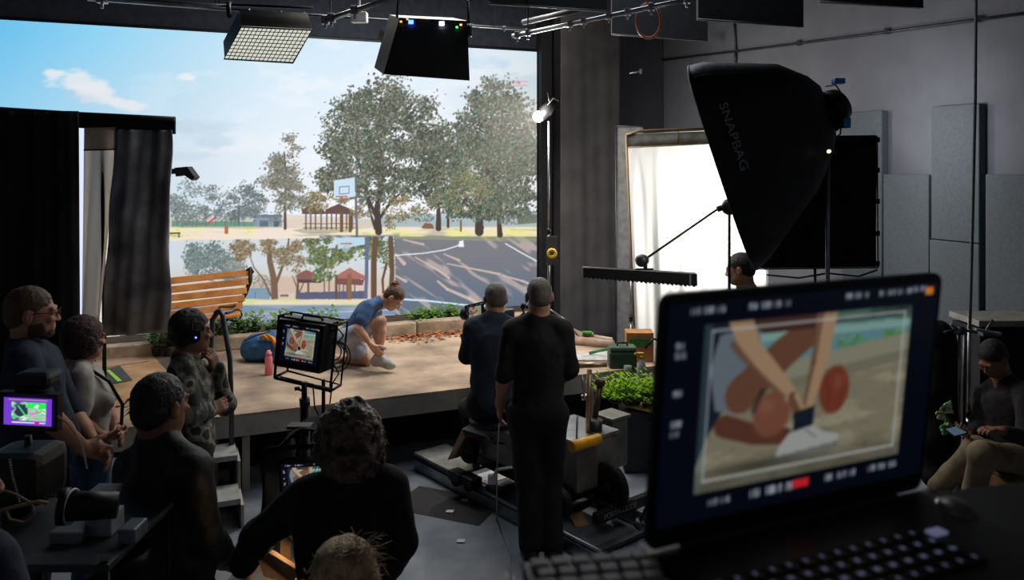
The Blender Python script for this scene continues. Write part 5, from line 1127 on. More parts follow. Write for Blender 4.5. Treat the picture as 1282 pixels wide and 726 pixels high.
# black flag behind the bag
FY = 5.2; fg = thing('black_flag', 'large square black fabric flag on a thin frame behind the soft bag', 'flag', (P(1020, 300, FY).x, FY, 0))
b = MB(); b.grid(lambda u, v: P(943+(1097-943)*u, 336-2*u-(336-171)*v, FY)+Vector((0, .01*math.sin(u*9)*math.sin(v*7), 0)), 20, 20); b.build('fabric', m_drape, fg, True, solid=.004)
b = MB(); b.tube([P(942, 170, FY), P(1098, 171, FY), P(1099, 335, FY), P(941, 337, FY)], .007, 6, closed=True)
b.build('frame', m_black, fg)
for py in (175, 213, 252, 292, 330):
    b = MB(); b.box(P(1098.5, py, FY), (.012, .01, .016)); b.build('clip', m_black, fg)
b = MB(); b.tube([P(960, 344, 4.9), P(1000, 348, 4.9), P(1036, 342, 4.74)], .006, 6); b.tube([P(1036, 342, 4.74), P(1075, 346, 4.9), P(1098, 338, 5.0)], .006, 6); b.tube([P(1020, 336, FY), (P(1020, 336, FY).x, FY, .02)], .011, 8); b.build('grip_arm', m_black, fg)
# horizontal tube light on a boom
ts = stand('thin black stand carrying the boom arm before the white cloth', P(913, 258, 5.8), (P(913, 300, 5.8).x, 5.8, 0), .011, mats=m_black)
bm_ = thing('boom_arm', 'slanting boom arm with a round grip head before the white cloth', 'boom', P(870, 290, 5.8))
b = MB(); b.tube([P(804, 327, 5.62), P(940, 233, 5.85)], .009, 8); b.build('arm', mat('brown_steel', (70, 52, 44), rough=.4, metal=.6), bm_)
b = MB(); b.lathe(P(913, 259, 5.74), (0, -1, 0), [(.05, -.03), (.06, 0), (.05, .03), (.02, .045)], 20); b.tube([P(898, 262, 5.75), P(922, 254, 5.75)], .022, 8); b.build('grip_head', m_black, bm_)
b = MB(); b.lathe(P(804, 326, 5.60), (-.6, -.8, 0), [(.035, -.04), (.045, 0), (.045, .02), (.02, .04)], 20); b.tube([P(808, 328, 5.6), P(808, 337, 5.6)], .014, 8); b.tube([P(796, 337, 5.6), P(818, 337, 5.6)], .008, 6); b.build('grip_head', m_dsteel, bm_)
tl = thing('tube_light', 'long black horizontal light bar hanging from the boom arm', 'light bar', P(802, 345, 5.6))
def bar(u, q):
    return P(730+(873-730)*u, 335+q*12+(344-335)*u*.9+q*3*u, 5.65-.1*u)
b = MB(); pts = [bar(0, 0), bar(1, 0), bar(1, 1), bar(0, 1)]; b.prism(pts, (0, .09, 0)); b.build('housing', m_satin, tl)
b = MB()
for i in range(26):
    u = i/26; b.prism([bar(u, .94), bar(u+.025, .94), bar(u+.02, 1.06+.1*((i*7) % 3)/2), bar(u+.004, 1.1)], (0, .09, 0))
b.build('honeycomb_edge', m_satin, tl)
b = MB(); b.prism([bar(.93, -.04), bar(.945, -.04), bar(.945, 1.04), bar(.93, 1.04)], (0, -.004, 0)); b.build('strap', mat('grey_strap', (120, 124, 126), rough=.6), tl)
stand('slim steel stand below the long light bar', P(790, 352, 7.9), (P(790, 400, 7.9).x, 7.9, .601), .010, mats=m_steel, spread=.1)
# bare bulb stand
bs = stand('tall slim stand with a glaring bare lamp on top beside the park picture', BULB+Vector((.11, 0, -.05)), (P(687, 300, 8.6).x, 8.6, .601), .011, name='bulb_stand', mats=m_steel)
b = MB(); b.lathe(BULB+Vector((.03, .02, .0)), (.5, .2, .6), [(.05, -.02), (.075, .08), (.06, .16), (.03, .2)], 20); b.build('lamp_housing', m_black, bs)
b = MB(); b.lathe(BULB, (-.2, -1, -.2), [(.001, -.03), (.05, -.02), (.06, 0), (.05, .02), (.001, .03)], 20); b.build('bulb', mat('bulb_glow', (255, 255, 255), emit=(255, 250, 240), estr=35), bs)
b = MB(); b.tube([BULB+Vector((.08, 0, .1)), BULB+Vector((.16, 0, .2)), BULB+Vector((.22, 0, .17))], .008, 6); b.tube([BULB+Vector((.12, 0, .15)), BULB+Vector((.1, 0, .26))], .006, 6); b.build('barn_door', m_black, bs)
tr_ = thing('tape_roll', 'yellow ring hanging on the dark drape beside the lamp stand', 'tape roll', P(691, 317, 8.45))
b = MB(); b.tube([P(691+4.6*math.cos(a*math.pi/8), 317+4.6*math.sin(a*math.pi/8), 8.45) for a in range(16)], .018, 6, closed=True); b.build('ring', mat('yellow_tape', (216, 176, 40), rough=.6), tr_)
b = MB(); b.prism([P(684, 296, 8.5), P(698, 296, 8.5), P(698, 332, 8.5), P(684, 332, 8.5)], (0, .03, 0)); b.build('backing_card', mat('dark_card', (60, 60, 64), rough=.8), tr_)

# ================================================================= CEILING RIG
def hex_px(front, ext, Ys):
    f = [P(x, y, Y) for (x, y), Y in zip(front, Ys)]; return f, [p+Vector(ext) for p in f]
def panel_light(label, front, Ys, ext, face_m, body_m, cells=None):
    t = thing('panel_light', label, 'ceiling light', (sum((P(x, y, Y) for (x, y), Y in zip(front, Ys)), Vector((0, 0, 0)))/4)); f, g = hex_px(front, ext, Ys)
    b = MB(); b.hexa([f[0], f[1], f[2], f[3], g[0], g[1], g[2], g[3]]); b.build('housing', body_m, t)
    return t, f
fr4 = [(302, 32), (391, 36), (367, 77), (281, 72)]; Y4 = (6.2, 6.2, 6.55, 6.55)
t, f = panel_light('ceiling light with a glowing egg-crate grid, left of the other one', fr4, Y4, (-.10, .25, .17), None, m_satin)
nrm = (f[1]-f[0]).cross(f[3]-f[0]).normalized(); nrm = -nrm if nrm.y > 0 else nrm
b = MB(); b.add([p+nrm*.004 for p in f], [(0, 1, 2, 3)]); b.build('lit_face', mat('lit_face', (220, 222, 214), emit=(214, 216, 204), estr=.95), t)
b = MB()
for i in range(17):
    u = i/16; a, c = f[0].lerp(f[1], u), f[3].lerp(f[2], u); b.tube([a+nrm*.012, c+nrm*.012], .0035, 4)
for j in range(10):
    v = j/9; a, c = f[0].lerp(f[3], v), f[1].lerp(f[2], v); b.tube([a+nrm*.012, c+nrm*.012], .0035, 4)
b.build('egg_crate_grid', mat('crate_grey', (74, 76, 74), rough=.6), t)
b = MB(); b.tube([f[i]+nrm*.014 for i in range(4)], .008, 6, closed=True); b.build('rim', m_black, t)
b = MB(); b.tube([P(287, 20, 6.3), P(286, 8, 6.4), P(287, 4, 6.5)], .02, 8); b.tube([P(284, 6, 6.45), P(392, 10, 6.45)], .012, 6); b.build('yoke', m_black, t)
fr5 = [(500, 22), (585, 26), (588, 101), (480, 93)]; Y5 = (6.0, 6.0, 5.85, 5.85)
t, f = panel_light('black boxy ceiling light seen from behind with small status lights', fr5, Y5, (-.14, .42, .10), None, m_satin)
b = MB(); b.tube([P(497, 22, 6.0), P(498, 2, 6.0), P(502, -4, 6.0), P(580, -2, 6.0), P(586, 2, 6.0), P(587, 40, 5.95)], .010, 8); b.build('yoke', m_black, t)
b = MB(); b.cyl(P(585, 38, 5.95), P(591, 38, 5.95), .05, 16); b.build('yoke_knob', m_black, t)
for px, py, c, e_ in ((514.5, 27.5, (60, 110, 255), 6), (502, 27, (240, 160, 50), 2), (510, 24, (250, 190, 90), 1), (553, 29.5, (235, 240, 255), 5), (572, 34, (60, 230, 120), 3), (577, 31, (255, 190, 90), 2)):
    b = MB(); s_ = .018 if px in (514.5, 553) else .008; b.box(P(px, py, 5.96), (s_, .004, s_*.8)); b.build('status_light', mat('status_%d' % int(px), c, emit=c, estr=e_), t)
b = MB(); b.box(P(531, 26, 5.97), (.035, .003, .007)); b.build('red_label', mat('red_label', (140, 50, 40), rough=.6), t)
b = MB(); b.prism([P(476.5, 36, 5.86), P(482, 41, 5.86), P(478.5, 53, 5.86), P(472.5, 48, 5.86)], (0, .01, 0)); b.build('sticker', mat('sticker_white', (150, 152, 152), rough=.6), t)
def hang_pipe(label, p0, p1, r=.024, m_=None, clamps=(), group='pipes of the ceiling rig', name='rig_pipe', drop=True):
    t = thing(name, label, 'pipe', p0, 0, group if group else None); b = MB(); b.tube([p0, p1], r, 10); b.build('tube', m_ or m_steel, t)
    for u in clamps:
        q = Vector(p0).lerp(Vector(p1), u); b = MB(); b.box(q, (r*1.3, r*1.5, r*1.5), bev=.006); b.tube([q, q+Vector((0, 0, -r*3))], r*.5, 6); b.build('clamp', m_steel, t)
    for u in (.1, .9):
        if drop:
            q = Vector(p0).lerp(Vector(p1), u); b = MB(); b.tube([q, (q.x, q.y, 4.995)], .006, 5); b.build('hanger', m_black, t)
    return t
hang_pipe('bright ceiling pipe at the top left, ending at the glowing light', P(110, -3, 6.5), P(288, 10, 6.5), .026, clamps=(.1,))
hang_pipe('ceiling pipe slanting up between the two ceiling lights', P(405, 26, 6.3), P(498, -4, 5.6), .022, clamps=(.03, .12, .45))
hang_pipe('thin black ceiling pipe with bright studs running behind the two ceiling lights', P(230, 8, 7.2), P(660, 37, 7.6), .012, m_dsteel, clamps=(.18, .27, .34, .93))
hang_pipe('long ceiling pipe slanting up to the right above the park picture', P(642, 45, 6.3), P(868, -2, 5.2), .017, clamps=(.03, .1, .36, .44, .58, .68, .8, .97))
hang_pipe('short dull ceiling pipe behind the long slanting one', P(655, 28, 7.3), P(735, 10, 6.6), .025, m_dsteel)
m_board = mat('baffle_black', (30, 31, 34), rough=.9)
for (q, lb) in (([(612, -40), (760, -40), (760, 14), (612, 4)], 'black hanging ceiling board right of the boxy ceiling light'), ([(766, -30), (886, -30), (886, 51), (766, 43)], 'grey-black hanging ceiling board behind the copper cable loop'), ([(874, -30), (1006, -30), (1006, 33), (874, 24)], 'black hanging ceiling board above the big soft bag'), ([(1030, -30), (1156, -30), (1156, 9), (1030, 2)], 'black hanging ceiling board at the top right')):
    Yb = 7.4 if 'grey' in lb else 6.2; t = thing('ceiling_board', lb, 'board', P(q[3][0]+40, q[3][1], Yb), 0, 'boards hanging in the ceiling rig')
    b = MB(); b.prism([P(x, y, Yb) for x, y in q], (0, .06, 0)); b.build('board', m_board, t)
    b = MB(); b.tube([P(q[3][0], q[3][1], Yb-.01), P(q[2][0], q[2][1], Yb-.01)], .008, 6); b.build('edge_trim', m_dsteel, t)
lp = thing('cable_loop', 'copper coloured cable hanging in a loop from the slanting ceiling pipe', 'cable', P(812, 20, 6.0))
b = MB()
for k in (0, 1): b.tube([P(812+(-15-k)*math.sin(a), 26+(21+k*1.5)*-math.cos(a), 5.7+.02*k) for a in [math.pi*2*i/24 for i in range(24)]], .007, 6, closed=True)
b.tube([P(812, 4, 5.7), P(806, -6, 5.7), P(806, -20, 5.7)], .007, 6); b.build('coil', mat('copper_cable', (170, 96, 72), rough=.45), lp)
b = MB(); b.box(P(450, 22, 7.0), (.07, .05, .045), bev=.01); b.tube([P(450, 20, 7.0), (P(450, 20, 7.0).x, 7.0, 4.998)], .01, 6); tag(b.build('junction_box', m_white, None, True), 'small white box fixed beside the boxy ceiling light', 'box')
b = MB(); b.tube([P(788, 92, 9.5), P(802, 89, 9.5)], .012, 6); b.box(P(802, 89.5, 9.5), (.012, .02, .03)); tag(b.build('wall_hook', m_steel, None, True), 'small bright steel hook on the dark wall above the white cloth', 'hook')
# cable hanging at the right
b = MB(); b.tube([P(1222, -20, 5.1), P(1221, 120, 5.1), P(1218, 260, 5.1), P(1215, 380, 5.1), P(1214, 412, 5.1)], .010, 8); tag(b.build('hanging_cable', mat('grey_cable', (92, 92, 90), rough=.6), None, True), 'long thin cable hanging straight down before the tall acoustic panels', 'cable')

# ================================================================= DOLLY ON TRACK
TA = Vector((.15, 5.42, 0)); TD = Vector((-.64, .7684, 0)); TE = Vector((.7684, .64, 0)); RT = Matrix((TE, TD, Vector((0, 0, 1)))).transposed()
def TF(t, g, z=0.0): return TA+TD*t+TE*g+Vector((0, 0, z))
m_alu = mat('brushed_alu', (150, 154, 158), rough=.35, metal=.85)
m_gunm = mat('gunmetal_paint', (122, 119, 112), rough=.5, metal=.4, scale=9)
m_brown = mat('brown_fender', (112, 92, 70), rough=.6)
tk_ = thing('dolly_track', 'pair of metal dolly rails running diagonally over the floor', 'track', TF(.4, .31), math.atan2(.64, .7684))
for g, te in ((0, 1.46), (.62, 1.32)):
    b = MB(); b.box(TF((te-.63)/2, g, .045), (.02, (te+.63)/2, .04), RT); b.tube([TF(-.62, g, .10), TF(te, g, .10)], .014, 8); b.build('rail', m_alu, tk_)
for t in (-.5, .1, .62, 1.2):
    b = MB(); b.box(TF(t, .31, .03), (.29, .035, .015), RT, bev=.005); b.build('crossbar', m_dsteel, tk_)
pf = thing('track_platform', 'flat grey platform board at the far left end of the dolly track', 'platform', TF(1.15, .13, .12), math.atan2(.64, .7684))
b = MB(); b.box(TF(1.15, .13, .137), (.16, .30, .012), RT, bev=.008); b.build('board', mat('platform_grey', (128, 128, 124), rough=.6), pf)
dl = thing('camera_dolly', 'heavy gunmetal camera dolly with yellow bar and steel posts on the track', 'camera dolly', TF(.3, .31, .12), math.atan2(.64, .7684))
b = MB(); b.box(TF(.35, .36, .24), (.22, .50, .05), RT, bev=.02); b.build('chassis', m_black, dl)
b = MB(); b.box(TF(.03, .42, .42), (.20, .22, .17), RT, bev=.025); b.build('body', m_gunm, dl)
b = MB(); b.box(TF(.50, .26, .40), (.17, .22, .10), RT, bev=.02); b.build('front_body', m_gunm, dl)
b = MB(); b.box(TF(.03, .80, .44), (.085, .085, .18), RT, bev=.02); b.box(TF(.03, .80, .628), (.10, .10, .012), RT, bev=.006); b.build('battery_box', m_gunm, dl)
b = MB(); b.box(TF(.03, .42, .602), (.21, .23, .012), RT, bev=.005); b.build('top_plate', m_alu, dl)
m_yel = mat('yellow_paint', (226, 160, 24), rough=.4)
b = MB(); b.cyl(TF(-.22, .14, .605), TF(-.22, .40, .605), .038, 20); b.build('yellow_bar', m_yel, dl)
b = MB(); q = P(736, 545, 5.62); b.tube([q, P(738, 462, 5.62)], .019, 12); b.tube([P(722, 458, 5.60), P(760, 456, 5.56)], .019, 10); b.build('push_bar', mat('bronze_steel', (186, 158, 124), rough=.35, metal=.8), dl)
b = MB(); b.tube([P(743, 535, 5.7), P(751, 482, 5.7)], .022, 12); b.cyl(P(750.5, 482, 5.7), P(752, 474, 5.7), .036, 16); b.build('lift_post', mat('brown_steel2', (84, 66, 54), rough=.4, metal=.7), dl)
b = MB(); b.cyl(P(745, 545, 5.66), P(746, 525, 5.66), .048, 20); b.cyl(P(744, 550, 5.75), P(744, 537, 5.75), .04, 20); b.build('valve_block', m_dsteel, dl)
b = MB(); b.tube([P(723, 520, 5.5), P(722, 545, 5.5), P(724, 575, 5.5)], .008, 6); b.cyl(P(728, 468, 5.6), P(731, 494, 5.6), .008, 8); b.cyl(P(731, 494, 5.6), P(732, 500, 5.6), .022, 12); b.build('control_lever', m_steel, dl)
def wheel(c, ax, R, w, par, nm='wheel'):
    b = MB(); b.lathe(c, ax, [(R*.55, -w/2), (R*.93, -w/2), (R, -w*.3), (R, w*.3), (R*.93, w/2), (R*.55, w/2)], 32); o = b.build(nm, m_rubber, par)
    b = MB(); b.lathe(c, ax, [(.001, -w*.56), (R*.18, -w*.56), (R*.22, -w*.42), (R*.5, -w*.40), (R*.58, -w*.5), (R*.58, w*.5), (R*.5, w*.4), (R*.22, w*.42), (.001, w*.5)], 28); b.build('hub', m_dsteel, o); return o
wheel(P(763, 609, 5.50), TE, .165, .06, dl); wheel(P(587, 563, 6.02), TE, .098, .06, dl); wheel(TF(-.15, .10, .22), TE, .10, .06, dl); wheel(TF(.80, .62, .22), TE, .10, .06, dl)
b = MB(); pp = [P(560, 576, 6.0), P(578, 538, 6.05), P(590, 533, 6.05), P(600, 540, 6.0), P(598, 548, 6.0), P(582, 548, 6.0), P(568, 574, 5.98)]; b.prism(pp, TE*.16); b.build('fender', m_brown, dl)
b = MB(); b.prism([P(578, 537, 6.04), P(650, 560, 5.55), P(652, 548, 5.55), P(590, 530, 6.04)], TE*.2+Vector((0, 0, -.01))); b.build('side_arm', m_gunm, dl)
for (x, y, YY) in ((574, 601, 6.0), (590, 613, 5.9), (762, 652, 5.45), (778, 640, 5.52)):
    b = MB(); q = P(x, y, YY); q.z = max(q.z, .13); b.box(q+Vector((0, 0, .03)), (.05, .07, .035), RT, bev=.01); o = b.build('truck', m_black, dl); b = MB(); b.cyl(q-TE*.04, q+TE*.04, .045, 16); b.build('truck_wheel', m_rubber, o)
b = MB(); b.box(TF(-.36, .52, .15), (.30, .025, .035), RT, bev=.004); cb = b.build('cross_beam', m_satin, dl)
text_mesh('lettering', 'PORTA-GLIDE', .052, TF(-.387, .44, .15), TE, (0, 0, 1), mat('print_grey', (150, 146, 138), rough=.6), cb)
b = MB(); b.tube([P(640, 585, 5.5), P(622, 588, 5.6), P(617, 598, 5.6)], .010, 8); b.box(P(616, 600, 5.62), (.03, .02, .035), bev=.01); b.build('brake_pedal', m_white, dl)
b = MB(); b.tube([P(800, 655, 5.2), P(812, 630, 5.15), P(828, 612, 5.1)], .012, 8); b.cyl(P(797, 660, 5.2), P(803, 652, 5.2), .035, 14); b.build('steering_rod', m_dsteel, dl)
# operator seat and camera mount
b = MB(); b.cyl(TF(.48, .08, .5), TF(.48, .08, .70), .03, 14); b.cyl(TF(.48, .08, .48), TF(.48, .08, .52), .09, 18); sp_ = b.build('seat_post', m_dsteel, dl)
sc_ = Vector((P(616, 520, 5.88).x, 5.88, .595)); b = MB(); b.lathe(sc_, (0, 0, 1), [(.14, -.02), (.17, 0), (.17, .03), (.13, .045)], 24); b.build('seat', m_satin, dl)
b = MB(); b.box(P(589, 517, 6.0), (.012, .012, .016), bev=.003); b.build('yellow_knob', m_yel, dl)
b = MB(); b.cyl(P(600, 548, 5.98), P(600, 531, 5.98), .04, 18); b.cyl(P(600, 531, 5.98), P(600, 526, 5.98), .045, 18); b.build('bowl_mount', mat('maroon_mount', (90, 44, 38), rough=.4), dl)
b = MB(); b.cyl(TF(.86, .36, .30), Vector((P(622, 440, 6.62).x, 6.62, 1.08)), .05, 18); b.build('camera_column', m_black, dl)
fc = thing('film_camera', 'black film camera with a small lit side monitor, aimed at the crouching woman', 'camera', Vector((P(622, 440, 6.62).x, 6.62, 1.08)))
cc = Vector((P(622, 395, 6.62).x, 6.62, 1.22)); ld = nv(Vector((-1.2, 7.35, 1.0))-cc); ldh = nv((ld.x, ld.y, 0)); RC = Matrix((Vector((ldh.y, -ldh.x, 0)), ldh, Vector((0, 0, 1)))).transposed()
b = MB(); b.box(cc, (.075, .13, .085), RC, bev=.012); b.build('camera_body', m_satin, fc)
b = MB(); b.lathe(cc+ldh*.13, ldh, [(.04, 0), (.045, .03), (.045, .12), (.052, .13), (.052, .2), (.05, .22)], 24); b.build('lens', m_black, fc)
b = MB(); b.cyl(Vector((cc.x, cc.y, 1.0)), Vector((cc.x, cc.y, 1.14)), .06, 18); b.build('fluid_head', m_black, fc)
mc = [P(582.5, 383.5, 6.3), P(605, 378, 6.38), P(605.5, 397, 6.38), P(584, 402, 6.3)]
b = MB(); cen = sum(mc, Vector((0, 0, 0)))/4; b.prism([cen+(p-cen)*1.08 for p in mc], (0, .02, 0)); sm_ = b.build('side_monitor', m_satin, fc)
SHOT = paint_shot(); 
picture_mesh('screen', [cen+(p-cen)*.93+Vector((0, -.003, 0)) for p in mc], paint_shot(frame=False), 60, 40, mat_picture('small_screen', .9), sm_)
b = MB(); b.tube([P(578, 418, 6.0), P(581, 432, 6.0), P(583, 438, 6.0)], .014, 10); b.tube([P(583, 438, 6.0), P(612, 425, 6.5)], .007, 6); b.build('hand_grip', m_rubber, fc)
b = MB(); b.tube([P(648, 398, 6.4), P(656, 392, 6.3), P(654, 386, 6.3)], .008, 6); b.cyl(P(654, 386, 6.3), P(656, 380, 6.3), .02, 12); b.build('top_handle', m_black, fc)
# things on the floor by the track
for px, py, lb, c_, rz in ((725, 652, 'small wooden wedge on the floor inside the track, nearest', (164, 126, 98), .3), (620, 611, 'small wooden wedge by the left rail, far', (176, 142, 104), 1.2)):
    q = G(px, py+3, .0); b = MB(); R = Matrix.Rotation(rz, 3, 'Z'); w_ = [R @ Vector(v)+q for v in ((-.05, -.06, 0), (.05, -.06, 0), (.05, .06, 0), (-.05, .06, 0), (-.05, -.06, .008), (.05, -.06, .008), (.05, .06, .045), (-.05, .06, .045))]; b.hexa(w_); one('wooden_wedge', b, mat('wedge_%d' % px, c_, rough=.8), lb, 'wedge')
b = MB(); R = Matrix.Rotation(.7, 3, 'Z'); b.box(G(612, 598), (.10, .10, .006), R); one('white_board', b, m_white, 'flat pale board lying between the track rails', 'board')
b = MB(); b.box(G(560, 632), (.36, .22, .002), Matrix.Rotation(-.4, 3, 'Z')); one('floor_mat', b, mat('mat_black', (34, 34, 38), rough=.8), 'flat black rubber mat on the floor left of the dolly track', 'mat')
for px, py, lb in ((582, 627, 'small white paper scrap on the black rubber mat'), (563, 641, 'tiny white paper scrap at the near edge of the rubber mat'), (577, 678, 'white paper scrap on bare floor, nearest to the laptop')):
    q = G(px, py); b = MB(); b.prism([q+Vector(v) for v in ((-.03, -.02, .006), (.025, -.025, .006), (.03, .02, .006), (-.02, .02, .006))], (0, 0, .003)); one('paper_scrap', b, m_white, lb, 'paper')
b = MB(); b.tube([P(625, 530, 5.05), P(623, 560, 5.05), P(622, 600, 5.0), G(622, 650, .01), G(638, 690, .01), G(640, 740, .01)], .005, 6); one('floor_cable', b, mat('pale_cable', (140, 140, 134), rough=.6), 'thin pale cable dangling from the standing man to the floor', 'cable')

# ================================================================= PROP TABLE AT THE STAGE'S RIGHT END
tb = thing('prop_table', 'low dark table crowded with tools at the right end of the stage', 'table', (1.45, 7.05, 0))
b = MB(); b.prism([(1.02, 6.85, .56), (2.2, 6.75, .56), (2.3, 7.45, .56), (1.80, 7.50, .56), (1.0, 7.15, .56)], (0, 0, .03)); b.build('tabletop', mat('table_dark', (54, 54, 58), rough=.7), tb)
for x, y in ((1.08, 6.9), (2.15, 6.82), (2.2, 7.38), (1.1, 7.12)):
    b = MB(); b.tube([(x, y, .005), (x, y, .56)], .018, 8); b.build('leg', m_dsteel, tb)
def at_px(px, py, z): return G(px, py, z)
tc_ = thing('tool_case', 'dark green plastic tool case behind the spray bottle', 'case', at_px(781, 464, .592)+Vector((0, .12, 0)))
q = at_px(781, 464, .592)+Vector((0, .12, 0)); b = MB(); b.box(q+Vector((0, 0, .08)), (.13, .09, .08), bev=.02); b.build('case_body', mat('case_green', (52, 74, 58), rough=.5), tc_)
b = MB(); b.box(q+Vector((0, 0, .185)), (.125, .085, .022), bev=.02); b.build('lid', mat('lid_green', (72, 100, 78), rough=.5), tc_)
b = MB(); b.tube([q+Vector(v) for v in ((-.05, -.02, .2), (-.04, -.02, .235), (.04, -.02, .235), (.05, -.02, .2))], .009, 8); b.build('handle', m_black, tc_)
sb_ = thing('spray_bottle', 'clear spray bottle with a yellow trigger head', 'bottle', at_px(803, 474, .592)+Vector((0, 0, 0)))
b = MB(); b.lathe((0, 0, 0), (0, 0, 1), [(.036, 0), (.042, .01), (.042, .10), (.034, .14), (.018, .165), (.016, .18)], 20); b.build('bottle_body', mat('milky_plastic', (196, 200, 198), rough=.3, trans=.3), sb_, False)
b = MB(); b.box((-.012, 0, .215), (.035, .013, .018), bev=.006); b.cyl((0, 0, .178), (0, 0, .205), .018, 14); b.tube([(-.02, 0, .20), (-.035, 0, .18), (-.03, 0, .155)], .006, 6); b.cyl((-.045, 0, .218), (-.062, 0, .218), .01, 10); b.build('trigger_head', m_yel, sb_, False)
cb_ = thing('cardboard_box', 'brown cardboard box with a green label behind the tool case', 'box', at_px(806, 452, .6)+Vector((0, .3, 0)))
q = at_px(800, 455, .6)+Vector((0, .1, 0)); q = P(800, 436, 7.75); q.z = .6; b = MB(); b.box(q+Vector((0, 0, .14)), (.13, .10, .14), Matrix.Rotation(-.05, 3, 'Z'), bev=.006); b.build('carton', mat('carton', (176, 124, 78), rough=.85), cb_)
b = MB(); b.box(q+Vector((0, -.104, .19)), (.105, .002, .032), Matrix.Rotation(-.05, 3, 'Z')); b.build('green_label', mat('label_green', (60, 134, 56), rough=.6), cb_)
b = MB(); b.box((1.56, 7.28, .692), (.15, .11, .10), bev=.008); one('cardboard_box', b, mat('carton2', (150, 108, 70), rough=.85), 'low brown carton partly hidden behind the laptop lid edge', 'box')
b = MB(); b.cyl(P(700, 425, 8.5), P(768, 433, 8.25), .055, 20); one('cardboard_tube', b, mat('tube_tan', (170, 142, 122), rough=.8), 'pinkish-tan cardboard tube lying on the right end of the stage', 'tube')
b = MB(); b.cyl(P(724, 419, 8.9), P(766, 426, 8.7), .03, 14); b.box(P(736, 418, 8.8), (.06, .03, .012)); one('timber_offcut', b, m_kerb, 'timber offcut lying behind the cardboard tube', 'timber')
b = MB(); b.box(P(735, 417, 8.75)+Vector((0, 0, .01)), (.05, .03, .008)); one('green_block', b, mat('block_green', (70, 160, 50), rough=.6), 'small bright green strip on top of the timber offcut', 'block')
b = MB(); b.tube([P(738, 442, 7.9), P(760, 437, 7.8), P(784, 429, 7.7), P(800, 428, 7.65)], .014, 8); one('green_hose', b, mat('hose_green', (50, 130, 84), rough=.5), 'green hose lying over the stage edge beside the tool case', 'hose')
b = MB(); b.prism([G(706, 447, .603), G(768, 440, .603), G(790, 452, .603), G(718, 452, .603)], (0, 0, .012)); one('white_tray', b, m_white, 'flat white tray on the stage behind the push bar', 'tray')
b = MB(); b.tube([P(808, 436, 7.6), P(818, 424, 7.6), P(832, 428, 7.6), P(846, 436, 7.6)], .012, 8); one('black_cable', b, m_satin, 'thick black cable looping over the cardboard box', 'cable')
b = MB(); b.cyl(P(786, 466, 6.95)+Vector((0, 0, -.06)), P(786, 458, 6.95), .035, 16); one('tin_can', b, mat('tin_green', (110, 124, 110), rough=.5), 'small dull green tin before the tool case', 'tin')
# board with green plants
pt = thing('plant_board', 'thin plywood board carrying bright green plants', 'board', P(810, 510, 6.0))
z0 = P(800, 510, 6.5).z; qs = [G(775, 507, z0), G(815, 502, z0), G(870, 512, z0), G(820, 518, z0)]
b = MB(); b.prism(qs, (0, 0, .014)); b.build('plywood', mat('plywood', (196, 158, 106), rough=.7), pt)
cs = thing('equipment_case', 'black case standing under the plywood board of plants', 'case', (P(800, 550, 6.2).x+.14, 6.62, 0))
b = MB(); b.box((P(803, 550, 6.2).x+.14, 6.62, (z0-.02)/2), (.24, .18, (z0-.03)/2), bev=.02); b.build('case_shell', mat('case_black', (46, 48, 54), rough=.6), cs)
b = MB(); b.box((P(803, 550, 6.2).x+.14, 6.435, .42), (.05, .008, .02), bev=.005); b.build('latch', m_dsteel, cs)
m_lime = mat_cloth_trans('lime_leaf', (168, 214, 60), .5)
for i, (px, py, h, lb) in enumerate(((766, 505, .20, 'bright green bushy plant at the left end of the plywood board'), (786, 508, .24, 'bright yellow-green plant, middle of the plywood board'), (806, 510, .27, 'tallest bright green plant, nearest the laptop lid on the board'), (828, 512, .24, 'green plant at the right end of the board behind the laptop lid'))):
    q = G(px+6, py+1, z0); q.z = z0+.015; plant('prop_plant', lb, 'plant', q, 80+i, h, 46, .045, .22, 'bright green prop plants on the plywood board', m_lime)
pbg = thing('plastic_bag', 'crumpled clear plastic bag below the plant board', 'bag', G(800, 566, 0))
q = G(800, 566, 0); blob('bag', [ell(q+Vector((-.04, 0, .09)), (.10, .08, .08)), ell(q+Vector((.08, .02, .12)), (.09, .08, .10)), half(q+Vector((0, 0, .004)), (0, 0, -1))], mat('clear_plastic', (150, 152, 156), rough=.25, spec=.6), pbg, .008, [(.02, 18, 2), (.008, 45, 4)])

# ================================================================= VIDEO MONITOR ON STAND (left centre)
MY = 4.0
vm = thing('director_monitor', 'caged black monitor on a stand showing the shoe-tying shot', 'monitor', (P(382, 500, MY).x, MY, 0))
def q4(pts, Ys): return [P(x, y, Y) for (x, y), Y in zip(pts, Ys)]
hs_ = q4([(349, 400), (406, 408), (400, 468), (345, 458)], (MY-.03, MY+.03, MY+.03, MY-.03))
b = MB(); b.prism(hs_, (.05, .10, .005)); hb = b.build('housing', m_satin, vm)
scn = q4([(354.5, 404.5), (401, 412), (395.5, 459), (349.5, 450)], (MY-.04, MY+.02, MY+.02, MY-.04))
picture_mesh('screen', scn, SHOT, 150, 95, mat_picture('monitor_picture', .85), hb)
b = MB(); fr_ = q4([(349, 396), (422, 407), (413, 490), (344, 472)], (MY-.02, MY+.08, MY+.08, MY-.02)); b.tube(fr_, .009, 8, closed=True); b2 = [p+Vector((.03, .12, .0)) for p in fr_]
b.tube(b2, .007, 8, closed=True)
for i in range(4): b.tube([fr_[i], b2[i]], .007, 6)
b.build('cage', m_black, vm)
b = MB(); b.tube([P(378, 399, MY+.05), P(380, 394, MY+.05), P(402, 397, MY+.07), P(404, 402, MY+.07)], .007, 8); b.build('carry_handle', m_black, vm)
b = MB(); b.tube([P(344, 472, MY), P(413, 488, MY+.05)], .012, 8); b.build('lower_bar', m_black, vm)
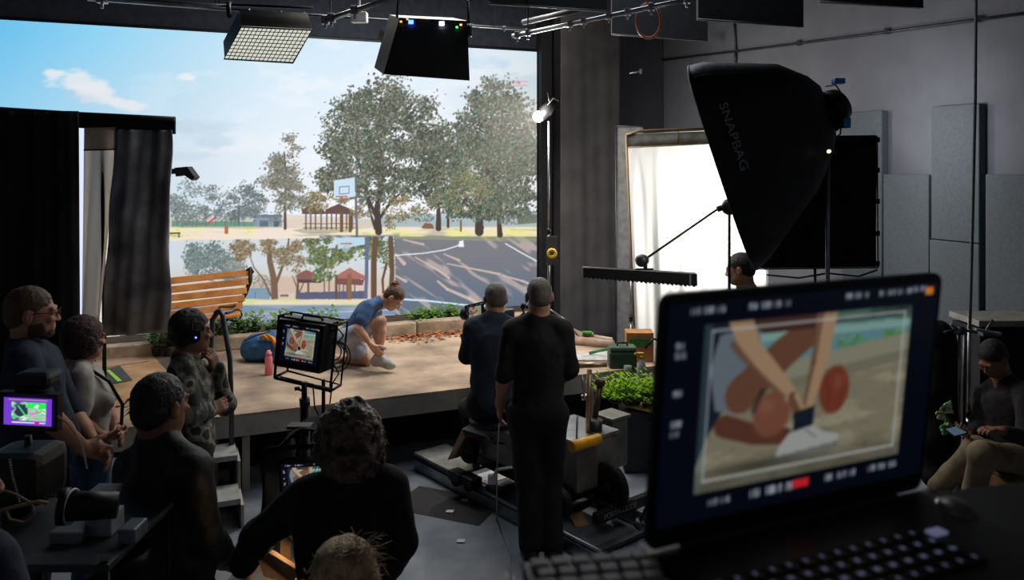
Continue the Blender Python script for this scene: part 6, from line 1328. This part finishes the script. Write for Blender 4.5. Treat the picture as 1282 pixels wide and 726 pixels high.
b = MB(); b.tube([P(381, 478, MY+.02), P(381, 510, MY+.02)], .014, 10); b.tube([P(382, 505, MY+.02), (P(382, 505, MY+.02).x, MY+.02, .1)], .024, 10); b.build('pole', m_satin, vm)
b = MB(); b.cyl(P(381, 498, MY+.02), P(382, 508, MY+.02), .026, 14); b.tube([P(381, 490, MY+.02), P(373, 487, MY)], .007, 6); b.box(P(372, 486.5, MY), (.012, .006, .008)); b.build('clamp_knob', m_dsteel, vm)
for a in (0.4, 2.5, 4.6):
    b = MB(); c = Vector((P(382, 505, MY).x, MY+.02, .0)); d = Vector((math.cos(a), math.sin(a), 0)); b.tube([c+Vector((0, 0, .45)), c+d*.4+Vector((0, 0, .015))], .012, 8); b.build('leg', m_black, vm)
rr = random.Random(9); b = MB(); 
for k in range(4):
    pts = []; R0 = 8+2*k
    for i in range(13):
        a = -1.9+i*.33; pts.append(P(418+k*1.5+R0*1.15*math.cos(a), 440+k*2+R0*1.35*math.sin(a), MY+.05+.01*k))
    b.tube(pts, .0035, 6)
b.tube([P(412, 415, MY+.08), P(424, 412, MY+.07), P(430, 420, MY+.05), P(424, 428, MY+.04), P(416, 424, MY+.06)], .0045, 6)
b.build('cables', m_satin, vm)
b = MB(); b.tube([P(392, 485, MY), P(394, 510, MY), P(404, 530, MY), P(400, 560, MY)], .004, 6); b.tube([P(418, 455, MY), P(424, 468, MY), P(416, 480, MY), P(413, 505, MY)], .004, 6); b.tube([P(405, 475, MY+.05), P(405, 540, MY+.05)], .010, 6); b.build('hanging_cable', m_satin, vm)

# hooded second monitor with a black cloth
SY = 3.3
hm = thing('hooded_monitor', 'monitor under a draped black cloth before the curly-haired person', 'monitor', (P(390, 600, SY).x, SY+.1, 0))
pc = q4([(352, 581), (417, 578), (420, 622), (355, 626)], (SY, SY+.06, SY+.06, SY)); b = MB(); cen = sum(pc, Vector((0, 0, 0)))/4; b.prism([cen+(p-cen)*1.12 for p in pc], (.01, .05, 0)); mm = b.build('housing', m_satin, hm)
picture_mesh('screen', [p+Vector((0, -.004, 0)) for p in pc], paint_shot(frame=False), 130, 90, mat_picture('hooded_picture', .9), mm)
x0, x1 = P(333, 0, SY).x, P(440, 0, SY).x; zt = ZAT(549, SY)
b = MB()
def hood(u, v):
    a = u*math.pi; prof = [(325, 655), (326, 600), (332, 572), (352, 552), (378, 541), (400, 540), (425, 548), (446, 566), (452, 600), (452, 655)]
    k = u*(len(prof)-1); i = min(int(k), len(prof)-2); f_ = k-i; x = prof[i][0]*(1-f_)+prof[i+1][0]*f_; y = prof[i][1]*(1-f_)+prof[i+1][1]*f_
    p = P(x, y, SY-.06); p.y += v*.42; p.x += .012*math.sin(u*23+v*5)+(.03*v*(.5-u)); p.z += -.05*v+.01*math.sin(v*9+u*17); return p
b.grid(hood, 60, 20); b.build('cloth_hood', m_drape, hm, True, solid=.006)
b = MB(); b.grid(lambda u, v: P(333+112*u, 560-4*math.sin(u*3)+6*v, SY-.055), 16, 3); b.build('hood_front_edge', m_drape, hm, True, solid=.006)
b = MB(); b.box((P(392, 0, SY).x, SY+.18, .52), (.20, .16, .52), bev=.02); b.build('cart_body', m_satin, hm)
b = MB(); b.cyl(P(376, 546, SY+.1), P(376, 534, SY+.1), .035, 16); b.box(P(376, 533, SY+.1), (.05, .03, .006)); b.build('mount', m_dsteel, hm)

# little clip lamp with warm light and papers
cl_ = thing('clip_lamp', 'small glowing clip lamp below the arm of the curly-haired person', 'lamp', P(378, 668, 2.85))
b = MB(); b.tube([P(384, 720, 2.85), P(390, 690, 2.85), P(386, 664, 2.85), P(379, 658, 2.85)], .006, 8); b.build('gooseneck', m_black, cl_)
b = MB(); b.lathe(P(372, 664, 2.85), (.6, -.1, .5), [(.03, -.03), (.034, 0), (.026, .03), (.012, .05)], 16); b.build('lamp_head', m_black, cl_)
b = MB(); b.lathe(P(376, 662, 2.83), (.3, -1, .2), [(.001, -.008), (.013, -.004), (.016, 0), (.001, .01)], 12); b.build('bulb', mat('warm_bulb', (255, 200, 150), emit=(255, 200, 140), estr=30), cl_)
wl = add_light('clip_lamp_light', 'POINT', P(370, 674, 2.80), .55, (1, .72, .42), shadow_soft_size=.02)
dk = thing('folding_desk', 'small folding desk with kraft papers under the clip lamp', 'desk', (P(370, 700, 2.85).x, 2.9, 0))
zd = ZAT(722, 2.85)
b = MB(); b.box((P(372, 0, 2.9).x, 2.98, zd), (.22, .20, .012), bev=.005); b.build('desktop', mat('desk_pale', (150, 150, 150), rough=.6), dk)
for sx in (-.2, .2):
    for sy in (2.82, 3.14):
        b = MB(); b.tube([(P(372, 0, 2.9).x+sx, sy, .01), (P(372, 0, 2.9).x+sx, sy, zd)], .012, 8); b.build('leg', m_dsteel, dk)
b = MB(); b.prism([P(352, 668, 2.88), P(361, 664, 2.90), P(362, 706, 2.90), P(350, 712, 2.88)], (.004, .012, 0)); one('paper_packet', b, m_kraft, 'upright kraft paper packet lit by the clip lamp', 'paper')
b = MB(); b.prism([P(318, 684, 2.70), P(334, 690, 2.72), P(376, 716, 2.8), P(366, 730, 2.78), P(330, 722, 2.70)], (0, .02, .004)); one('kraft_folder', b, m_kraft, 'tan folder held low in the lamplight beside the reaching arm', 'folder')

# ================================================================= LEFT: CAMERA CART
ct = thing('equipment_cart', 'cluttered black equipment cart at the lower left', 'cart', (P(70, 700, 2.5).x, 2.55, 0))
cz = ZAT(688, 2.5); cx0, cx1 = P(-40, 0, 2.5).x, P(160, 0, 2.5).x
b = MB(); b.box(((cx0+cx1)/2, 2.62, cz), ((cx1-cx0)/2, .24, .012), bev=.005); b.build('shelf', mat('shelf_grey', (60, 62, 66), rough=.5), ct)
b = MB(); b.box(((cx0+cx1)/2, 2.62, .4), ((cx1-cx0)/2, .24, .012), bev=.005); b.build('shelf', m_satin, ct)
for x in (cx0+.02, cx1-.02):
    for y in (2.40, 2.84):
        b = MB(); b.tube([(x, y, .09), (x, y, cz+.02)], .014, 8); b.build('post', m_black, ct)
        wheel(Vector((x, y, .05)), (1, 0, 0), .05, .03, ct, 'caster')
rg = thing('monitor_rig', 'black camera rig with a small monitor glowing purple and green', 'camera rig', (P(35, 600, 2.7).x, 2.66, cz+.012))
m4 = q4([(1, 494), (70, 497), (69, 537), (0, 533)], (2.7, 2.72, 2.72, 2.7)); b = MB(); cen = sum(m4, Vector((0, 0, 0)))/4; b.prism([cen+Vector(((p-cen).x*1.08, (p-cen).y, (p-cen).z*1.16)) for p in m4], (0, .03, 0)); mo = b.build('monitor', m_satin, rg)
sc4 = q4([(5, 497), (65, 500), (64.5, 534), (4.5, 531)], (2.69, 2.71, 2.71, 2.69)); picture_mesh('screen', sc4, paint_false(), 100, 60, mat_picture('false_colour_picture', 1.0), mo)
b = MB(); b.box(P(48, 474, 2.78), (.06, .05, .03), bev=.02); b.build('top_box', m_satin, rg)
b = MB(); b.box(P(32, 592, 2.74), (.10, .10, .09), bev=.04); b.build('camera_body', m_satin, rg)
b = MB(); b.tube([P(35, 545, 2.76), P(36, 580, 2.76)], .012, 8); b.build('monitor_post', m_black, rg); b = MB(); b.tube([P(20, 620, 2.74), (P(20, 0, 2.74).x, 2.74, cz+.012)], .05, 14); b.build('support_post', m_black, rg)
b = MB(); b.cyl(P(78, 634, 2.45), P(148, 632, 2.50), .045, 24, .040); b.cyl(P(76, 634, 2.45), P(86, 634, 2.455), .055, 24); b.build('lens', m_black, rg)
b = MB(); b.tube([P(90, 634, 2.457)+Vector((0, math.cos(a)*.050, math.sin(a)*.050)) for a in [i*math.pi/10 for i in range(20)]], .004, 6, closed=True); b.build('lens_ring', m_white, rg)
def arc_chain(par, pts, nm, r=.0035, seg=46):
    b = MB(); P3 = [P(x, y, 2.58) for x, y in pts]
    def cr(t):
        k = t*(len(P3)-1); i = min(int(k), len(P3)-2); f_ = k-i; return P3[i].lerp(P3[i+1], f_)
    for i in range(seg): b.tube([cr(i/seg), cr((i+.55)/seg)], r, 5)
    b.build(nm, mat('twisted_wire', (170, 160, 140), rough=.5), par)
arc_chain(rg, [(72, 521), (85, 530), (96, 545), (104, 562), (109, 588)], 'twisted_cable')
arc_chain(rg, [(12, 575), (15, 595), (20, 612), (25, 630)], 'twisted_cable', seg=18)
b = MB(); b.tube([P(0, 612, 2.55), P(18, 618, 2.55), P(40, 630, 2.55), P(44, 645, 2.55), P(30, 654, 2.55), P(12, 650, 2.55), P(8, 640, 2.55)], .0035, 6); b.tube([P(-4, 640, 2.55), P(20, 634, 2.55), P(48, 628, 2.55), P(60, 630, 2.55)], .006, 6); b.build('loose_cable', mat('tan_cable', (150, 128, 96), rough=.6), rg)
for (x0_, y0_, x1_, y1_, Y_, lb, c_) in ((60, 655, 100, 680, 2.5, 'silver box with printed face on the cart shelf, leftmost', (130, 132, 134)), (104, 642, 138, 684, 2.55, 'pale grey box standing on the cart shelf, middle', (176, 178, 182)), (146, 646, 168, 676, 2.5, 'small grey battery at the right end of the cart shelf', (120, 124, 130)), (106, 618, 138, 628, 2.75, 'pale flat slab behind the black lens', (150, 160, 168))):
    a = P(x0_, y0_, Y_); c = P(x1_, y1_, Y_); b = MB(); zc = (a.z+c.z)/2; hz = abs(a.z-c.z)/2*(.62 if Y_ < 2.6 else 1)
    if Y_ < 2.6: zc = cz+.013+hz
    b.box(((a.x+c.x)/2, Y_+.05, zc), ((c.x-a.x)/2, .045, hz), bev=.006)
    if Y_ > 2.6:
        t = thing('grey_slab', lb, 'slab', ((a.x+c.x)/2, Y_+.05, cz+.012)); b.build('slab_top', mat('slab%d' % x0_, c_, rough=.5), t); b2_ = MB(); b2_.tube([((a.x+c.x)/2, Y_+.05, cz+.012), ((a.x+c.x)/2, Y_+.05, zc-hz)], .014, 8); b2_.build('slab_post', m_black, t)
    else: one('battery_box', b, mat('bat%d' % x0_, c_, rough=.4, metal=.2), lb, 'box')
b = MB(); b.tube([P(90, 700, 2.5), P(110, 690, 2.5), P(135, 700, 2.5), P(120, 720, 2.5), P(95, 735, 2.5)], .006, 6); b.tube([P(30, 726, 2.5), P(60, 705, 2.5), P(110, 695, 2.5)], .006, 6); one('cable_bundle', b, m_satin, 'tangle of black cables hanging below the cart shelf', 'cables')
b = MB(); b.cyl((P(140, 0, 2.6).x, 2.66, ZAT(725, 2.6)), (P(140, 0, 2.6).x, 2.66, ZAT(700, 2.6)), .09, 24); bb = b.build('round_case', m_satin, ct)

# ================================================================= RIGHT FOREGROUND: SEATED MAN'S CORNER
sx_ = P(1268, 600, 5.3); bx_ = thing('seat_box', 'tan plywood box the man with the phone sits on', 'box', (sx_.x+.12, 5.4, 0))
b = MB(); b.box((sx_.x+.13, 5.42, .21), (.26, .24, .21), Matrix.Rotation(.2, 3, 'Z'), bev=.008); b.build('box_body', mat('box_tan', (172, 134, 84), rough=.8), bx_)
sh_t = thing('storage_shelf', 'dark storage shelf with a pale top edge behind the seated man', 'shelf', (4.0, 6.4, 0))
zt = ZAT(408, 6.3); 
b = MB(); b.box((4.35, 6.6, zt), (.62, .22, .025), bev=.006); b.build('shelf_top', mat('shelf_pale', (128, 124, 118), rough=.7), sh_t)
b = MB(); b.box((4.35, 6.6, zt*.5-.02), (.60, .20, zt*.5-.03)); b.build('cabinet_body', m_drape, sh_t)
t = thing('black_jacket', 'black jacket hanging from the stand left of the seated man', 'jacket', P(1172, 520, 5.6)); q = P(1176, 500, 5.6)
blob('cloth', [cap(q+Vector((0, 0, .42)), q+Vector((0, 0, -.5)), .10, .13), cap(q+Vector((-.03, -.02, .3)), q+Vector((-.06, 0, -.4)), .08, .09), ell(q+Vector((0, 0, .42)), (.12, .08, .12))], m_drape, t, .01, [(.02, 7, 3)])
for i, (xa, xb, lb, m_) in enumerate(((1200, 1199, 'pale steel stand pole, leftmost of the three beside the seated man', m_steel), (1208, 1206, 'dull steel stand pole, middle of the three beside the seated man', m_dsteel), (1214, 1212, 'thin steel stand pole, rightmost of the three, in line with the hanging cable', m_steel))):
    Y_ = 5.55+.08*i; p1_ = P(xa, 415+i*2 if i < 2 else 392, Y_); stand(lb, p1_, (P(xb, 500, Y_).x, Y_, 0), .012 if i else .016, name='grip_stand', mats=m_, n=3, spread=.13, ang=.9+i*.5)
gp = thing('grip_arm_cluster', 'cluster of steel grip arms on top of the stands beside the seated man', 'clamp', P(1204, 416, 5.55))
b = MB(); b.tube([P(1182, 416, 5.5), P(1200, 412, 5.55), P(1222, 416, 5.6)], .010, 8); b.tube([P(1190, 406, 5.5), P(1204, 416, 5.5)], .008, 6); b.cyl(P(1198, 414, 5.5), P(1206, 414, 5.5), .03, 14); b.box(P(1240, 418, 5.7), (.07, .03, .012)); b.tube([P(1232, 418, 5.7), P(1238, 408, 5.7), P(1243, 400, 5.7)], .008, 6); b.build('arms', m_dsteel, gp)
b = MB(); b.box(P(1236, 415, 5.68), (.09, .02, .008), Matrix.Rotation(.2, 3, 'Y')); b.build('pale_clip', mat('pale_teal', (120, 150, 150), rough=.5), gp)
cp = thing('clip_cluster', 'bunch of green and pale spring clips hanging on the stand', 'clips', P(1182, 530, 5.35))
rr = random.Random(2)
for i in range(16):
    q = P(1174+rr.uniform(0, 14)+(i % 3), 506+i*2.4, 5.35+rr.uniform(-.03, .03)); b = MB(); R = Matrix.Rotation(rr.uniform(-.8, .8), 3, 'Y') @ Matrix.Rotation(rr.uniform(-.5, .5), 3, 'Z'); b.box(q, (.026, .008, .008), R, bev=.003); b.box(q+Vector((0, 0, .012)), (.02, .006, .004), R); b.build('clip', (mat('clip_green', (60, 160, 90), rough=.35), mat('clip_pale', (200, 206, 190), rough=.35), mat('clip_olive', (150, 160, 80), rough=.4))[i % 3], cp)
b = MB(); b.cyl(G(1166, 588, .3)+Vector((0, 0, -.02)), G(1186, 588, .3), .02, 12); b.lathe(P(1176, 592, 5.6), (.3, 0, -1), [(.02, 0), (.06, .05), (.02, .09)], 14); one('orange_clamp', b, mat('orange_plastic', (210, 100, 50), rough=.5), 'orange clamp low on the floor gear left of the seated man', 'clamp')

# ================================================================= FOREGROUND DESK, LAPTOP, KEYBOARD
DZ = 2.125
ds = thing('desk', 'tall black desk in the foreground carrying the laptop', 'desk', (.42, .6, 0))
b = MB(); b.prism([(.0, .30, DZ-.03), (.95, .30, DZ-.03), (.95, 1.03, DZ-.03), (.46, .905, DZ-.03), (.035, .735, DZ-.03)], (0, 0, .03)); b.build('desktop', mat('desk_black', (20, 19, 20), rough=.6), ds)
for x, y in ((.06, .42), (.9, .42), (.9, .95), (.1, .68)):
    b = MB(); b.tube([(x, y, .005), (x, y, DZ-.03)], .02, 8); b.build('leg', m_black, ds)
BL = Vector((.123, .734, 2.1435)); wd = Vector((.916, .401, 0)).normalized(); hv = Vector((.010, -.026, .241)); hu = hv.normalized(); W_, H_ = .356, .242
fwd = Vector((wd.y, -wd.x, 0))          # towards the user
ln = wd.cross(hu).normalized()          # lid normal, towards the user
if ln.dot(fwd) < 0: ln = -ln
lap = thing('laptop', 'open black laptop in the foreground showing the shoe-tying shot', 'laptop', BL+wd*W_/2-Vector((0, 0, .018)))
def LP(u, v, o=0.0): return BL+wd*(u*W_)+hu*(v*H_)+ln*o
def rrect(cf, r, n=6):
    pts = []
    for cx_, cy_, a0 in ((1-r[0], 1-r[1], 0), (r[0], 1-r[1], 90), (r[0], r[1], 180), (1-r[0], r[1], 270)):
        for i in range(n+1):
            a = math.radians(a0+90*i/n); pts.append(cf(cx_+r[0]*math.cos(a), cy_+r[1]*math.sin(a)))
    return pts
b = MB(); b.prism(rrect(lambda u, v: LP(u, v, -.006), (.035, .05)), ln*.006); lid = b.build('lid', mat('laptop_black', (16, 16, 18), rough=.45), lap)
s4 = [LP(.02, .965, .0015), LP(.98, .965, .0015), LP(.98, .085, .0015), LP(.02, .085, .0015)]
LAPC = paint_shot(); picture_mesh('screen', s4, LAPC, 260, 170, mat_picture('laptop_picture', .52, .3), lid)
m_deck = mat('laptop_deck', (22, 21, 22), rough=.4)
b = MB(); dc = BL+wd*W_/2+fwd*.12-Vector((0, 0, .009)); RD = Matrix((wd, -fwd, Vector((0, 0, 1)))).transposed(); b.box(dc, (W_/2, .122, .008), RD, bev=.004); base_ = b.build('keyboard_base', m_deck, lap)
b = MB(); b.cyl(BL+wd*.04-Vector((0, 0, .003)), BL+wd*(W_-.04)-Vector((0, 0, .003)), .006, 12); b.build('hinge', m_black, lap)
key = None; m_key = mat('key_black', (14, 14, 15), rough=.5); m_leg = mat('key_legend', (150, 160, 200), emit=(150, 156, 200), estr=.13)
kb_ = BL+Vector((0, 0, -.0005))
for r_i in range(4):
    for c_i in range(13):
        c = BL+wd*(.026+c_i*.0190+.004*r_i)+fwd*(.074+r_i*.0185)+Vector((0, 0, .0005)); 
        b = MB(); b.box(c, (.0078, .0072, .0014), RD, bev=.0008); k_ = b.build('key', m_key, lap)
        b = MB(); b.box(c+Vector((0, 0, .0016))+wd*(-.001), (.0012+.0009*((c_i*3+r_i) % 3), .0024, .0002), RD); b.build('key_legend', m_leg, k_)
b = MB(); b.box(BL+wd*.279+fwd*.080+Vector((0, 0, .0005)), (.009, .006, .0014), RD, bev=.001); b.build('power_key', mat('power_key', (120, 124, 150), rough=.4, emit=(120, 126, 160), estr=.4), lap)
# second keyboard at the left
kr = Matrix.Rotation(math.radians(9), 3, 'Z'); k0 = G(653, 702, 2.145); kx = kr @ Vector((1, 0, 0)); ky = kr @ Vector((0, -1, 0))
kb2 = thing('grey_keyboard', 'grey keyboard on the desk left of the laptop', 'keyboard', k0+kx*.06+ky*.06-Vector((0, 0, .02)))
b = MB(); b.box(k0+kx*.060+ky*.062-Vector((0, 0, .010)), (.060, .064, .009), kr, bev=.006); b.build('case', mat('keyboard_case', (74, 78, 86), rough=.5), kb2)
m_kg = mat('key_grey', (104, 104, 108), rough=.6)
for r_i in range(6):
    for c_i in range(6):
        c = k0+kx*(.014+c_i*.0185+.003*(r_i % 2))+ky*(.013+r_i*.0175)+Vector((0, 0, .0015)); b = MB(); b.box(c, (.0078, .0068, .0035), kr, bev=.002); b.build('key', m_kg, kb2)
b = MB(); q = P(1198, 661, .83); c = Vector((q.x, .83, DZ+.0115)); ms = blob('computer_mouse', [ell(c, (.020, .030, .014)), half(c+Vector((0, 0, -.011)), (0, 0, -1))], mat('mouse_grey', (84, 78, 76), rough=.35), None, .003)
tag(ms, 'small grey computer mouse on the desk right of the laptop', 'mouse')
